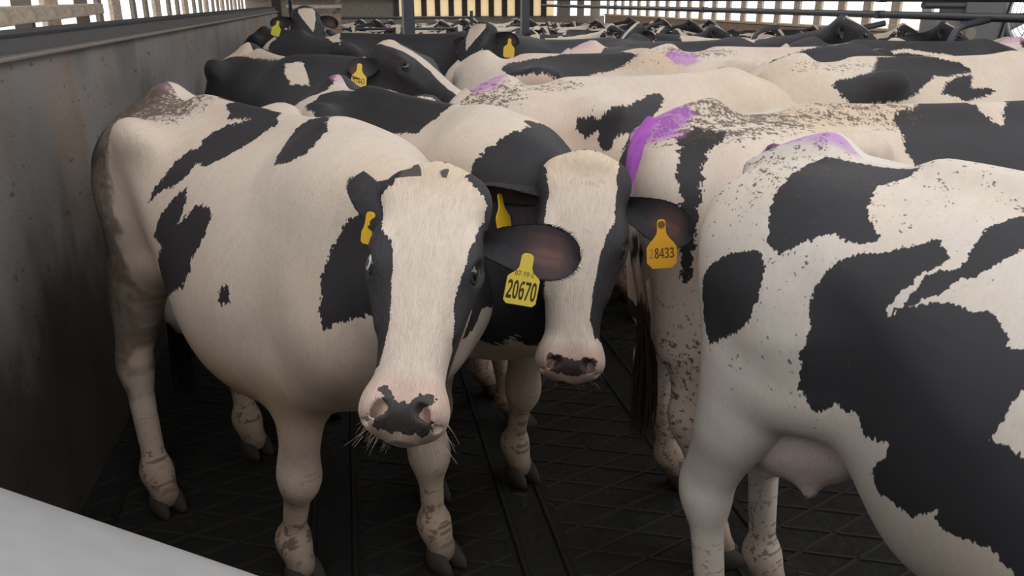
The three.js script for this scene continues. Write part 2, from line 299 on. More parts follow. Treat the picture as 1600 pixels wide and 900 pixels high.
// A cow in its own frame: x forward from the head of the tail, y up, z to its right, ground at y = 0.
// P: L length factor, feet {fr, fl, hr, hl: [x, z]}, head {poll, dir, right, size}, coat, face, res, headRes, tex, headTex, tail, udder, ears, tags
const frames = new Map(), earsOf = new Map();
function makeCow(P) {
  const o = new THREE.Group(), L = P.L ?? 1, res = P.res ?? 0.03, X = (x) => x * L, feet = { fr: [1.24, 0.17], fl: [1.2, -0.17], hr: [0.02, 0.16], hl: [0.0, -0.16], ...(P.feet ?? {}) };
  const F = [], add = (f, k = 0.05) => F.push({ f, k }), hipY = P.hip ?? 0, wY = P.withers ?? 0, fat = P.fat ?? 1;
  const sh = (x) => lerp(hipY, wY, clamp(x / 1.3, 0, 1));
  const trunk = loft([
    [-0.17, 1.29, 1.1, 0.04, 0.6, 2, 2], [-0.13, 1.38, 1.0, 0.13, 0.62, 2, 2], [0.0, 1.452, 0.92, 0.2, 0.66, 2, 2], [0.2, 1.45, 0.92, 0.255, 0.72, 2, 2], [0.42, 1.455, 0.79, 0.285, 0.68, 1.85, 2], [0.62, 1.44, 0.71, 0.315, 0.54, 1.75, 2.1],
    [0.85, 1.435, 0.615, 0.355, 0.46, 1.75, 2.2], [1.05, 1.445, 0.605, 0.335, 0.46, 1.75, 2.2], [1.22, 1.46, 0.66, 0.275, 0.46, 1.8, 2.2], [1.38, 1.43, 0.72, 0.225, 0.48, 1.9, 2.2], [1.5, 1.34, 0.78, 0.18, 0.5, 2, 2.2], [1.58, 1.2, 0.86, 0.1, 0.5, 2, 2], [1.61, 1.1, 0.92, 0.03, 0.5, 2, 2]]
    .map(([x, t, b, w, ...r]) => [X(x), t + sh(x), P.under?.[x] ?? b, w * fat, ...r]));
  add(trunk, 0.02);
  add(cone([X(0.06), 1.455 + hipY, 0], [X(-0.14), 1.385 + hipY, 0], 0.04, 0.036), 0.07);          // tail head
  add(cone([X(0.35), 1.44 + hipY, 0], [X(1.2), 1.445 + wY, 0], 0.022, 0.03), 0.08);                 // spine
  for (const s of [-1, 1]) {
    const fo = s > 0 ? feet.fr : feet.fl, hi = s > 0 ? feet.hr : feet.hl, h = [X(hi[0]), hi[1]], f = [X(fo[0]), fo[1]], leg = [];
    const dh = h[0] - X(0.01), df = f[0] - X(1.22), push = (fn, k = 0.04) => leg.push({ f: fn, k });
    if (P.hook !== 0) add(ball([X(0.4), 1.385 + hipY, s * 0.255 * fat], [0.075, 0.045, 0.04].map((q) => q * (P.hook ?? 1))), 0.1);                  // hook bone
    add(ball([X(-0.1), 1.29 + hipY + (P.pins ?? 0), s * 0.12], [0.055, 0.05, 0.045]), 0.09);                        // pin bone
    add(cone([X(0.1), 1.14, s * 0.15], [X(0.14), 0.95, s * 0.165], 0.185, 0.14, 0.75), 0.1);         // thigh
    add(cone([X(-0.07), 1.2, s * 0.125], [X(-0.02), 0.76, lerp(s * 0.15, h[1], 0.3)], 0.085, 0.085), 0.08);
    add(cone([X(0.17), 1.07, s * 0.19], [X(0.21), 0.96, s * 0.185], 0.12, 0.075, 0.8), 0.07);            // stifle
    const hock = [h[0] * 0.75 + X(-0.07) * 0.25 - 0.05, 0.52, lerp(s * 0.17, h[1], 0.8)], fet = [h[0] - 0.01, 0.145, h[1]];
    push(cone([X(0.06) + dh * 0.25, 0.94, s * 0.17], hock, 0.112, 0.05, 0.85));
    push(cone([X(0.02) + dh * 0.3, 0.8, lerp(s * 0.15, h[1], 0.4)], [hock[0] - 0.035, 0.57, hock[2]], 0.075, 0.03), 0.05);
    push(ball([hock[0], hock[1], hock[2]], [0.062, 0.07, 0.046]), 0.03);
    push(cone(hock, fet, 0.046, 0.038), 0.03); push(ball(fet, [0.05, 0.05, 0.046]), 0.03); push(cone(fet, [h[0] + 0.035, 0.06, h[1]], 0.044, 0.048), 0.03);
    add(cone([X(1.27), 1.3 + wY, s * 0.13 * fat], [X(1.42), 0.99, s * 0.185], 0.09, 0.11, 0.65), 0.1);   // shoulder
    add(cone([X(1.42), 0.98, s * 0.18], [X(1.25), 0.84, s * 0.17], 0.11, 0.1, 0.75), 0.08);
    const elbow = [X(1.22) + df * 0.15, 0.84, s * 0.165], knee = [X(1.24) + df * 0.7, 0.42, lerp(s * 0.16, f[1], 0.7)], ff = [f[0] - 0.005, 0.145, f[1]];
    push(cone(elbow, knee, 0.098, 0.052, 0.85), 0.05); push(ball(knee, [0.054, 0.075, 0.05]), 0.05);
    push(cone(knee, ff, 0.042, 0.035), 0.03); push(ball(ff, [0.047, 0.047, 0.044]), 0.03); push(cone(ff, [f[0] + 0.03, 0.06, f[1]], 0.042, 0.046), 0.03);
    for (const q of leg) F.push({ f: q.f, k: q.k + 0.01 });
    // knee and fetlock creases come from the joints themselves
  }
  add(cone([X(1.3), 0.86, 0], [X(1.52), 0.92, 0], 0.15, 0.11), 0.1);                                   // brisket
  // neck and head
  const H = P.head ?? { poll: [X(1.95), 1.2, 0], dir: [0.55, -0.83, 0], right: [0, 0, 1] }, hs = H.size ?? 1;
  const U = V3(...H.dir).normalize(), Wt = V3(...H.right); Wt.addScaledVector(U, -Wt.dot(U)).normalize(); const Vv = new THREE.Vector3().crossVectors(Wt, U), C = V3(...H.poll);
  const toHead = (x, y, z) => { const a = x - C.x, b = y - C.y, c = z - C.z; return [(a * U.x + b * U.y + c * U.z) / hs, (a * Vv.x + b * Vv.y + c * Vv.z) / hs, (a * Wt.x + b * Wt.y + c * Wt.z) / hs]; };
  const fromHead = (u, v, w) => C.clone().addScaledVector(U, u * hs).addScaledVector(Vv, v * hs).addScaledVector(Wt, w * hs);
  const nape = fromHead(0.05, -0.085, 0), throat = fromHead(0.16, -0.15, 0), a1 = V3(X(1.24), 1.31 + wY, 0), a2 = V3(X(1.42), 1.02, 0), m1 = a1.clone().lerp(nape, 0.55), m2 = a2.clone().lerp(throat, 0.55);
  if (H.arch) m1.y += H.arch;
  const v = (q) => [q.x, q.y, q.z];
  add(cone(v(a1), v(m1), 0.135, 0.095), 0.12); add(cone(v(m1), v(nape), 0.095, 0.075), 0.06);
  add(cone(v(a2), v(m2), 0.18, 0.105), 0.14); add(cone(v(m2), v(throat), 0.105, 0.07), 0.08);
  add(cone(v(m1.clone().lerp(a1, 0.5)), v(m2.clone().lerp(a2, 0.4)), 0.115, 0.13), 0.12);
  add(cone(v(a2.clone().setY(0.92)), v(m2.clone().addScaledVector(V3(0, -1, 0), 0.1)), 0.07, 0.03), 0.09); // dewlap
  F.push({ f: (x, y, z) => { const q = toHead(x, y, z); const far = Math.hypot(q[0] - 0.26, q[1] + 0.06, q[2]) - 0.42; return (far > 0.12 ? far : headField(...q)) * hs; }, k: 0.05 });
  // body mesh
  const all = [...F], box = new THREE.Box3(V3(X(-0.3), 0.03, -0.46), V3(X(1.75), 1.62, 0.46));
  for (const [u, w] of [[-0.1, 0], [0.62, 0], [0.2, 0.2], [0.2, -0.2]]) { box.expandByPoint(fromHead(u, -0.25, w)); box.expandByPoint(fromHead(u, 0.12, w)); }
  const hb = [-0.065, -0.24, -0.17, 0.6, 0.1, 0.17], two = !!P.headRes, e = (res * 2.4) / hs;
  let bg = surfaceNets(all, box.min.toArray(), box.max.toArray(), res, two ? (x, y, z) => { const q = toHead(x, y, z); return q[0] > hb[0] + e && q[0] < hb[3] - e && q[1] > hb[1] + e && q[1] < hb[4] - e && Math.abs(q[2]) < hb[5] - e; } : null);
  bg = sideUV(bg);
  let geo = bg; const body = new THREE.Mesh();
  const parts = [bg];
  if (two) {
    const inHead = [{ f: (u, v2, w) => { const q = fromHead(u, v2, w); return evalField(all, q.x, q.y, q.z) / hs; }, k: 0.01 }];
    let hg = surfaceNets(inHead, hb.slice(0, 3), hb.slice(3), P.headRes / hs, null);
    hg = headUV(hg); hg.applyMatrix4(new THREE.Matrix4().makeBasis(U.clone().multiplyScalar(hs), Vv.clone().multiplyScalar(hs), Wt.clone().multiplyScalar(hs)).setPosition(C));
    parts.push(hg); geo = mergeGeometries(parts, true);
  }
  const tx = P.map ?? coatTexture(P.coat, P.tex ?? 512, P.tex ?? 512), hbp = hairBump.clone(); hbp.repeat.set(9, 9); hbp.needsUpdate = true;
  const bodyMat = new THREE.MeshStandardMaterial({ map: tx, roughness: 0.66, bumpMap: two ? hbp : null, bumpScale: 0.0012 });
  let mats = bodyMat;
  if (two) {
    const hb2 = hairBump.clone(); hb2.repeat.set(2.6, 2.2); hb2.needsUpdate = true;
    mats = [bodyMat, new THREE.MeshStandardMaterial({ map: headTexture(facePainter(P.face ?? {}, P.coat?.seed ?? 1), P.headTex ?? 512, P.headTex ?? 512), roughness: 0.64, bumpMap: hb2, bumpScale: 0.0015 })];
  }
  body.geometry = geo; body.material = mats; body.name = 'body'; body.castShadow = body.receiveShadow = true; o.add(body);
  const inFrame = new THREE.Matrix4().makeBasis(U.clone().multiplyScalar(hs), Vv.clone().multiplyScalar(hs), Wt.clone().multiplyScalar(hs)).setPosition(C);
  frames.set(o, { toHead, fromHead });
  // hooves
  if (P.hooves !== false) for (const k of ['fr', 'fl', 'hr', 'hl']) { const h = mesh('hoof', hoofGeo, hoofMat, o); h.position.set(X(feet[k][0]) + 0.03, 0, feet[k][1]); h.rotation.y = (P.toe ?? 0) * (feet[k][1] > 0 ? -1 : 1); }
  // eyes
  if (P.eyes !== false) for (const s of [-1, 1]) {
    const p = fromHead(0.216, 0.01, s * 0.0965), eye = mesh('eye', eyeGeo, eyeMat, o); eye.position.copy(p); eye.scale.setScalar(hs);
    if (two) {
      const lid = mesh('eyelid', lidGeo, lidMat, o); lid.position.copy(fromHead(0.216, 0.014, s * 0.1045)); lid.scale.setScalar(hs);
      const out = Wt.clone().multiplyScalar(s * 0.92).addScaledVector(Vv, 0.38).normalize(), al = U.clone().addScaledVector(Vv, -0.35).normalize(); const up = new THREE.Vector3().crossVectors(out, al).normalize(); lid.setRotationFromMatrix(new THREE.Matrix4().makeBasis(new THREE.Vector3().crossVectors(up, out), up, out));
      if (P.sclera?.[s > 0 ? 1 : 0]) { const sc = mesh('eye_white', scleraGeo, scleraMat, eye); sc.setRotationFromMatrix(new THREE.Matrix4().makeBasis(new THREE.Vector3().crossVectors(up, out), up, out)); }
    }
  }
  // ears: base u, v, w, then direction and opening given in the head's own axes
  const ears = [];
  for (const s of [1, -1]) {
    const E = { at: [0.055, -0.045, 0.1], dir: [0.1, -0.25, 1], open: [0.55, 0.8, 0.1], len: 0.2, wid: 0.055, cup: 0.032, ...((s > 0 ? P.earR : P.earL) ?? P.ear ?? {}) };
    const ax = U.clone().multiplyScalar(E.dir[0]).addScaledVector(Vv, E.dir[1]).addScaledVector(Wt, s * E.dir[2]).normalize(), op = U.clone().multiplyScalar(E.open[0]).addScaledVector(Vv, E.open[1]).addScaledVector(Wt, s * E.open[2]); op.addScaledVector(ax, -op.dot(ax)).normalize();
    const ear = mesh('ear', earGeometry(E.len * hs, E.wid * hs, E.cup * hs, two ? 30 : 10, two ? 16 : 6), earMat, o);
    ear.position.copy(fromHead(E.at[0], E.at[1], s * E.at[2])); ear.setRotationFromMatrix(new THREE.Matrix4().makeBasis(ax, new THREE.Vector3().crossVectors(op, ax), op));
    ears.push(ear);
    if (two && P.fringe) {
      const r = rng(31 + s), list = [];
      for (let i = 0; i < P.fringe; i++) {
        const sg = r() < 0.5 ? 1 : -1, q = 0.12 + 0.88 * r(), wd = E.wid * hs * (0.34 + Math.sin(Math.PI * Math.min(1, q * 0.62 + 0.06))) * Math.sqrt(Math.max(0, 1 - q ** 5)) * 0.78 * (1 - 0.18 * (1 - q)), b = V3(E.len * hs * q, sg * wd * 0.97 - 0.012 * q * q, 0), d = V3(0.7 + 0.5 * q, sg * 0.5, (r() - 0.5) * 0.8).normalize().multiplyScalar(0.005 + 0.009 * r() * r());
        list.push([b, b.clone().addScaledVector(d, 0.6), b.clone().add(d)]);
      }
      hairs(list, 0.0006, hairMat, 'ear_hair', ear, 2);
    }
  }
  earsOf.set(o, ears);
  if (P.udder !== false && (P.res ?? 0.03) < 0.03) {
    const U2 = [{ f: ball([X(0.1), 0.76, 0], [0.19, 0.15, 0.14]), k: 0.02 }, { f: ball([X(0.06), 0.8, 0.05], [0.15, 0.16, 0.12]), k: 0.06 }, { f: ball([X(0.06), 0.8, -0.05], [0.15, 0.16, 0.12]), k: 0.06 }];
    for (const [x, z] of [[0.03, 0.07], [0.03, -0.07], [0.17, 0.07], [0.17, -0.07]]) U2.push({ f: cone([X(x), 0.655, z], [X(x) + 0.01, 0.605, z * 1.05], 0.022, 0.013), k: 0.04 });
    const ug = surfaceNets(U2, [X(0.1) - 0.35, 0.5, -0.25], [X(0.1) + 0.33, 1.02, 0.25], 0.016); ug.setAttribute('uv', new THREE.Float32BufferAttribute(new Float32Array(ug.attributes.position.count * 2).map((q, i) => ug.attributes.position.array[Math.floor(i / 2) * 3 + (i % 2)] * 5), 2));
    mesh('udder', ug, udderMat, o);
  }
  if (P.tail !== false) {
    const T = P.tail ?? {}, pts = (T.pts ?? [[-0.1, 1.43, 0], [-0.19, 1.36, 0], [-0.225, 1.15, 0.01], [-0.215, 0.85, 0.01], [-0.2, 0.62, 0.0]]).map((q) => V3(X(q[0]), q[1] + hipY * clamp((q[1] - 0.6) / 0.8, 0, 1), q[2]));
    const c = new THREE.CatmullRomCurve3(pts), n = 24, g = new THREE.TubeGeometry(c, n, 0.026, 10, false), p = g.attributes.position;
    for (let i = 0; i <= n; i++) { const q = c.getPointAt(i / n), k = lerp(1.15, 0.5, i / n); for (let j = 0; j <= 10; j++) { const w = i * 11 + j; p.setXYZ(w, q.x + (p.getX(w) - q.x) * k, q.y + (p.getY(w) - q.y) * k, q.z + (p.getZ(w) - q.z) * k); } }
    g.computeVertexNormals();
    if (T.bands) { const cl = []; for (let i = 0; i <= n; i++) for (let j = 0; j <= 10; j++) { const s = i / n + (vn(i * 1.7, j * 1.3) - 0.5) * 0.16; let c2 = T.bands[0][1]; for (const [q, k] of T.bands) if (s >= q) c2 = k; const sh2 = 0.75 + 0.5 * vn(i * 0.9 + 7, j * 2.1); cl.push(c2[0] * sh2, c2[1] * sh2, c2[2] * sh2); } g.setAttribute('color', new THREE.Float32BufferAttribute(cl, 3)); }
    const tail = mesh('tail', g, new THREE.MeshStandardMaterial({ vertexColors: !!T.bands, color: new THREE.Color().setRGB(...(T.bands ? [1, 1, 1] : T.color ?? WHITE)), roughness: 0.85, bumpMap: hairBump, bumpScale: 0.0012 }), o);
    if (two || T.hair) {                                                // the switch: a bundle of long strands
      const r = rng(5), e2 = pts[pts.length - 1], list = [];
      for (let i = 0; i < (T.hair ?? 60); i++) { const a = r() * 6.3, q = Math.sqrt(r()), top = c.getPointAt(0.72 + 0.28 * r()), x = Math.cos(a) * q * 0.05, z = Math.sin(a) * q * 0.05, len = 0.3 + 0.12 * r(); list.push([top, V3(e2.x + x * 0.8, e2.y - len * 0.4, e2.z + z * 0.8), V3(e2.x + x, e2.y - len, e2.z + z)]); }
      hairs(list, 0.006, T.switchMat ?? hairMat, 'tail_switch', tail, 4);
    }
  }
  return o;
}
const eyeGeo = new THREE.SphereGeometry(0.0215, 24, 16), lidGeo = (() => { const g = new THREE.TorusGeometry(0.0185, 0.0048, 10, 28); g.scale(1.15, 0.78, 0.9); return g; })();
const scleraGeo = (() => { const g = new THREE.TorusGeometry(0.0125, 0.0042, 8, 28); g.scale(1.1, 0.9, 0.6); g.translate(0, 0, 0.0165); return g; })();
function sideUV(g) {                                                 // two half atlases, split along the midline
  const p = g.attributes.position, n = g.attributes.normal, idx = g.index.array, map = new Map(), pos = [], nor = [], uv = [], out = [];
  for (let t = 0; t < idx.length; t += 3) {
    const side = p.getZ(idx[t]) + p.getZ(idx[t + 1]) + p.getZ(idx[t + 2]) >= 0 ? 0 : 1;
    for (let k = 0; k < 3; k++) {
      const i = idx[t + k], key = i * 2 + side; let j = map.get(key);
      if (j === undefined) {
        j = pos.length / 3; map.set(key, j); const x = p.getX(i), y = p.getY(i), z = p.getZ(i);
        pos.push(x, y, z); nor.push(n.getX(i), n.getY(i), n.getZ(i)); uv.push((x - HX0) / HW, (clamp(unfold(y, z) / VH, 0.002, 0.998) + side) * 0.5);
      }
      out.push(j);
    }
  }
  const r = new THREE.BufferGeometry(); r.setAttribute('position', new THREE.Float32BufferAttribute(pos, 3)); r.setAttribute('normal', new THREE.Float32BufferAttribute(nor, 3)); r.setAttribute('uv', new THREE.Float32BufferAttribute(uv, 2)); r.setIndex(out);
  return r;
}
function headUV(g) {
  const p = g.attributes.position, n = g.attributes.normal, idx = g.index.array, map = new Map(), pos = [], nor = [], uv = [], out = [];
  const ang = (i) => { const u = p.getX(i), r = headLoft.at(clamp(u, -0.03, 0.56)); return Math.atan2(p.getZ(i), p.getY(i) - r[0]) / (2 * Math.PI) + 0.5; };
  for (let t = 0; t < idx.length; t += 3) {
    const s = [0, 1, 2].map((k) => ang(idx[t + k])), wrap = Math.max(...s) - Math.min(...s) > 0.5;
    for (let k = 0; k < 3; k++) {
      const i = idx[t + k], a = wrap && s[k] < 0.5 ? 1 : 0, key = i * 2 + a; let j = map.get(key);
      if (j === undefined) { j = pos.length / 3; map.set(key, j); pos.push(p.getX(i), p.getY(i), p.getZ(i)); nor.push(n.getX(i), n.getY(i), n.getZ(i)); uv.push(s[k] + a, (p.getX(i) + 0.06) / 0.66); }
      out.push(j);
    }
  }
  const r = new THREE.BufferGeometry(); r.setAttribute('position', new THREE.Float32BufferAttribute(pos, 3)); r.setAttribute('normal', new THREE.Float32BufferAttribute(nor, 3)); r.setAttribute('uv', new THREE.Float32BufferAttribute(uv, 2)); r.setIndex(out);
  return r;
}
function place(o, name, x, z, deg, label, group) { o.name = numbered(name); o.position.set(x, 0, z); o.rotation.y = -THREE.MathUtils.degToRad(deg); tag(o, label, 'cow', group); scene.add(o); return o; }
// world → cow frame for a cow standing at (x, z) with a heading
const intoCow = (x, z, deg) => { const c = Math.cos(THREE.MathUtils.degToRad(deg)), s = Math.sin(THREE.MathUtils.degToRad(deg)); return { p: (a) => [(a[0] - x) * c + (a[2] - z) * s, a[1], -(a[0] - x) * s + (a[2] - z) * c], d: (a) => [a[0] * c + a[2] * s, a[1], -a[0] * s + a[2] * c] }; };

// ───────────────────────── the setting: a long cattle barn ─────────────────────────
const groundY = (z) => (z > -5 ? 0 : z > -11 ? (0.28 * (z + 5)) / 6 : -0.28 + (0.3 * (z + 11)) / 22);
const mat = (c, rough = 0.8, extra = {}) => new THREE.MeshStandardMaterial({ color: new THREE.Color().setRGB(...c), roughness: rough, ...extra });
// wet, manure-covered grooved concrete
const floorTex = dataTex(1024, 1024, (u, v, o) => {
  const a = fbm(u * 24, v * 24), b = vn(u * 160, v * 160), w = 0.55 + 0.7 * a + (b > 0.86 ? 0.6 : 0);
  o[0] = 0.0095 * w; o[1] = 0.0088 * w; o[2] = 0.0075 * w;
  const straw = sstep(0.9, 0.95, vn(u * 210 + 40 * vn(u * 9, v * 9), v * 36)) * sstep(0.45, 0.6, fbm(u * 9 + 4, v * 9)); mixTo(o, [0.07, 0.06, 0.04], straw * 0.7);
});
const floorBump = dataTex(512, 512, (u, v, o) => { o[0] = o[1] = o[2] = 0.6 * fbm(u * 24, v * 24) + 0.4 * vn(u * 110, v * 110); }, false);
const floorRough = dataTex(256, 256, (u, v, o) => { o[0] = 0; o[1] = 0.68 + 0.3 * fbm(u * 14, v * 14); o[2] = 0; }, false);
for (const t of [floorTex, floorBump, floorRough]) t.repeat.set(0.5, 0.5);
const floorMat = new THREE.MeshStandardMaterial({ map: floorTex, bumpMap: floorBump, bumpScale: 0.012, roughness: 1, roughnessMap: floorRough });
{
  const s = new THREE.Shape([[6, 0], [-5, 0], [-11, groundY(-11)], [-38, groundY(-38)], [-38, -1], [6, -1]].map((p) => new THREE.Vector2(-p[0], p[1])));
  const g = new THREE.ExtrudeGeometry(s, { depth: 11.9, bevelEnabled: false }); g.rotateY(Math.PI / 2);
  g.translate(-1.25, 0, 0);
  const floor = struct('floor', boxUV(g), floorMat);
  // raised ridges between the pressed grooves: long ribs and a diamond lattice
  const ribs = [], dia = [];
  const strip = (x0, z0, x1, z1, w, h) => { const l = Math.hypot(x1 - x0, z1 - z0), b = new THREE.BoxGeometry(l, h, w, 1, 1, 1); const p = b.attributes.position; for (let i = 0; i < p.count; i++) if (p.getY(i) > 0) p.setZ(i, p.getZ(i) * 0.45); b.rotateY(-Math.atan2(z1 - z0, x1 - x0)); b.translate((x0 + x1) / 2, h / 2 - 0.001, (z0 + z1) / 2); return b; };
  for (const x of [-0.92, -0.22, -0.08, 0.46, 0.6, 1.14, 1.28, 1.82, 1.96, 2.5, 2.64]) ribs.push(strip(x, -4.98, x, 0.4, 0.03, 0.009));
  for (const [x0, x1] of [[-1.03, -0.25], [-0.05, 0.43], [0.63, 1.11], [1.31, 1.79], [1.99, 2.47]]) for (let z = -5; z < 0.2; z += 0.14) for (const s2 of [-1, 1]) { const dz = (x1 - x0) * 0.42 * s2; dia.push(strip(x0, z - dz / 2, x1, z + dz / 2, 0.02, 0.006)); }
  const rm = mat([0.03, 0.027, 0.02], 0.75, { bumpMap: floorBump, bumpScale: 0.01 });
  for (const g2 of ribs) mesh('floor_rib', g2, rm, floor);
  const d = mesh('diamond_ribs', mergeGeometries(dia), mat([0.024, 0.022, 0.017], 0.8), floor); d.userData.kind = 'stuff';
}
// outside yard, pale and sunless
struct('trim_1', bx(-60, -3.75, -0.3, -0.02, -75, 30), mat([0.62, 0.6, 0.56], 0.95));
struct('trim_2', bx(10.8, 70, -0.7, -0.5, -75, 30), mat([0.62, 0.6, 0.56], 0.95));

// concrete pen wall on the left with its cap
const wallTex = dataTex(1024, 512, (u, v, o) => {
  const x = u * 16, y = v * 1.7, n = fbm(x * 1.6, y * 2.5), streak = fbm(x * 5.5 + 3, y * 0.5), g = 0.2 * (0.65 + 0.45 * n + 0.3 * streak);
  o[0] = g * 1.12; o[1] = g * 1.02; o[2] = g * 0.95;
  const rust = sstep(0.45, 0.75, fbm(x * 2.1 + 50, y * 0.4 + 9)); o[1] *= 1 - 0.18 * rust; o[2] *= 1 - 0.32 * rust;
  const muckAndShade = sstep(0.0, 0.35, fbm(x * 1.5 + 9, y * 1.1) * 0.6 + 0.42 - y * 0.62 + 0.12 * vn(x * 20, y * 10)); mixTo(o, [0.02, 0.017, 0.014], muckAndShade * 0.8);  // manure splash, with the shade low on the wall painted in too
  const blob = sstep(0.62, 0.78, fbm(x * 1.1 + 20, y * 1.4 + 3)) * 0.45; mixTo(o, [0.035, 0.028, 0.022], blob);
  if (vn(x * 30, y * 30) > 0.93) mixTo(o, [0.02, 0.02, 0.02], 0.6);
});
wallTex.repeat.set(1 / 16, 1 / 1.7);
const wallBump = floorBump.clone(); wallBump.repeat.set(1.2, 1.2); wallBump.needsUpdate = true;
const wallMat = new THREE.MeshStandardMaterial({ map: wallTex, roughness: 0.78, bumpMap: wallBump, bumpScale: 0.0025 });
{
  const w = struct('wall_left', boxUV(bx(-1.25, -1.05, -0.05, 1.565, -14.2, 1.2)), wallMat);
  mesh('wall_ledge', boxUV(new RoundedBoxGeometry(0.05, 0.016, 15.4, 2, 0.006).translate(-1.05, 1.565, -6.5)), mat([0.22, 0.19, 0.17], 0.7), w);
  mesh('wall_cap', boxUV(bx(-1.25, -1.075, 1.565, 1.625, -14.2, 1.2)), mat([0.09, 0.085, 0.085], 0.7, { bumpMap: wallBump, bumpScale: 0.004 }), w);
  mesh('cap_seal', boxUV(bx(-1.255, -1.07, 1.625, 1.634, -14.2, 1.2)), mat([0.02, 0.02, 0.022], 0.6), w);
}
const woodTex = (c, seed) => { const t = dataTex(512, 256, (u, v, o) => { const g = 0.7 + 0.35 * vn(u * 8 + seed, v * 60 + 4 * vn(u * 5, v * 5 + seed)) + 0.25 * fbm(u * 40, v * 9 + seed) - 0.1; for (let k = 0; k < 3; k++) o[k] = c[k] * g; }); return t; };
const paleWood = mat([1, 1, 1], 0.85, { map: woodTex([0.78, 0.64, 0.5], 3) }), greyWood = mat([1, 1, 1], 0.85, { map: woodTex([0.3, 0.26, 0.22], 11) }), tanWood = mat([1, 1, 1], 0.85, { map: woodTex([0.5, 0.36, 0.24], 21) }), darkWood = mat([1, 1, 1], 0.85, { map: woodTex([0.06, 0.05, 0.042], 31) });
const steel = mat([0.1, 0.105, 0.115], 0.5, { metalness: 0.6 }), paleSteel = mat([0.3, 0.3, 0.31], 0.45, { metalness: 0.5 }), dark = mat([0.02, 0.02, 0.022], 0.7);

// outer left side: low kerb, studs with daylight between, top plate
{
  const w = struct('wall_outer', boxUV(bx(-3.72, -3.5, -0.05, 1.32, -34, -1.6)), greyWood);
  mesh('sill', boxUV(bx(-3.75, -3.42, 1.32, 1.38, -34, -1.6)), paleWood, w);
  mesh('top_plate', boxUV(bx(-3.75, -3.45, 3.4, 3.65, -34, -1.6)), greyWood, w);
  for (let i = 0, z = -2.2; z > -33; z -= i % 3 ? 0.95 : 1.2, i++) mesh('stud', boxUV(bx(-3.62, -3.56, 1.38, 3.4, z - (i % 3 ? 0.1 : 0.26), z + (i % 3 ? 0.1 : 0.26))), i % 3 ? greyWood : paleWood, w);
  const r = new THREE.Group(); r.name = 'timber_rail'; r.position.set(-2.3, 0, -5.9); r.rotation.y = 0.148;
  mesh('board', boxUV(new RoundedBoxGeometry(0.16, 0.13, 11, 2, 0.01).translate(0, 1.63, -1)), paleWood, r);
  mesh('lower_board', boxUV(new RoundedBoxGeometry(0.05, 0.14, 11, 2, 0.008).translate(0.0, 1.3, -1)), greyWood, r);
  for (const z of [-6.2, -2.4, 0.9, 4.2]) mesh('post', boxUV(bx(-0.22, -0.08, 0, 1.86, z - 0.07, z + 0.07)), greyWood, r);
  tag(r, 'long pale timber rail on posts running behind the concrete wall at the left', 'rail'); scene.add(r);
  struct('trim_3', boxUV(bx(-3.5, -1.25, -0.2, 0, -38, 6)), mat([0.2, 0.19, 0.18], 0.9));
}
// roof with an open ridge; it starts behind the front of the pen
{
  const rm = mat([0.32, 0.31, 0.3], 0.9);
  const slab = (x0, y0, x1, y1, z0, z1, name) => { const s = new THREE.Shape([[x0, y0], [x1, y1], [x1, y1 + 0.12], [x0, y0 + 0.12]].map((p) => new THREE.Vector2(...p))); const g = new THREE.ExtrudeGeometry(s, { depth: z1 - z0, bevelEnabled: false }); g.translate(0, 0, z0); return struct(name, g, rm); };
  slab(-4.2, 3.65, 1.6, 5.6, -40, -1.2, 'ceiling');
  struct('wall_front_added', bx(-4.2, 11.2, -0.05, 3.0, 3.6, 3.8), greyWood);  // unseen wall behind the camera, added to cut the front light
  slab(-4.2, 3.4, 11.2, 3.4, 2.6, 9, 'ceiling_front_added');  // unseen roof behind the camera, added so light falls from overhead
  slab(5.6, 5.6, 11.2, 3.7, -40, -1.2, 'ceiling_right');
}
// right side wall: tan boards below, tall daylight openings between studs, plate above
const RX = 10.6;
{
  const w = struct('wall_right', boxUV(bx(RX, RX + 0.2, -0.7, 1.15, -33.5, -12.3)), tanWood);
  mesh('sill', boxUV(bx(RX - 0.06, RX + 0.24, 1.15, 1.2, -33.5, -12.3)), paleWood, w);
  for (let z = -33.2; z < -12; z += 0.92) mesh('stud', boxUV(bx(RX, RX + 0.06, 1.2, 3.5, z - 0.13, z + 0.13)), paleWood, w);
  for (let z = -33.4; z < -12.4; z += 0.5) mesh('board', boxUV(bx(RX - 0.022, RX, -0.6, 1.15, z, z + 0.485)), tanWood, w);
  mesh('girt', boxUV(bx(RX + 0.02, RX + 0.16, 2.35, 2.5, -33.5, -12.3)), greyWood, w);
  mesh('top_plate', boxUV(bx(RX - 0.05, RX + 0.22, 3.5, 3.75, -33.5, -5)), greyWood, w);
}
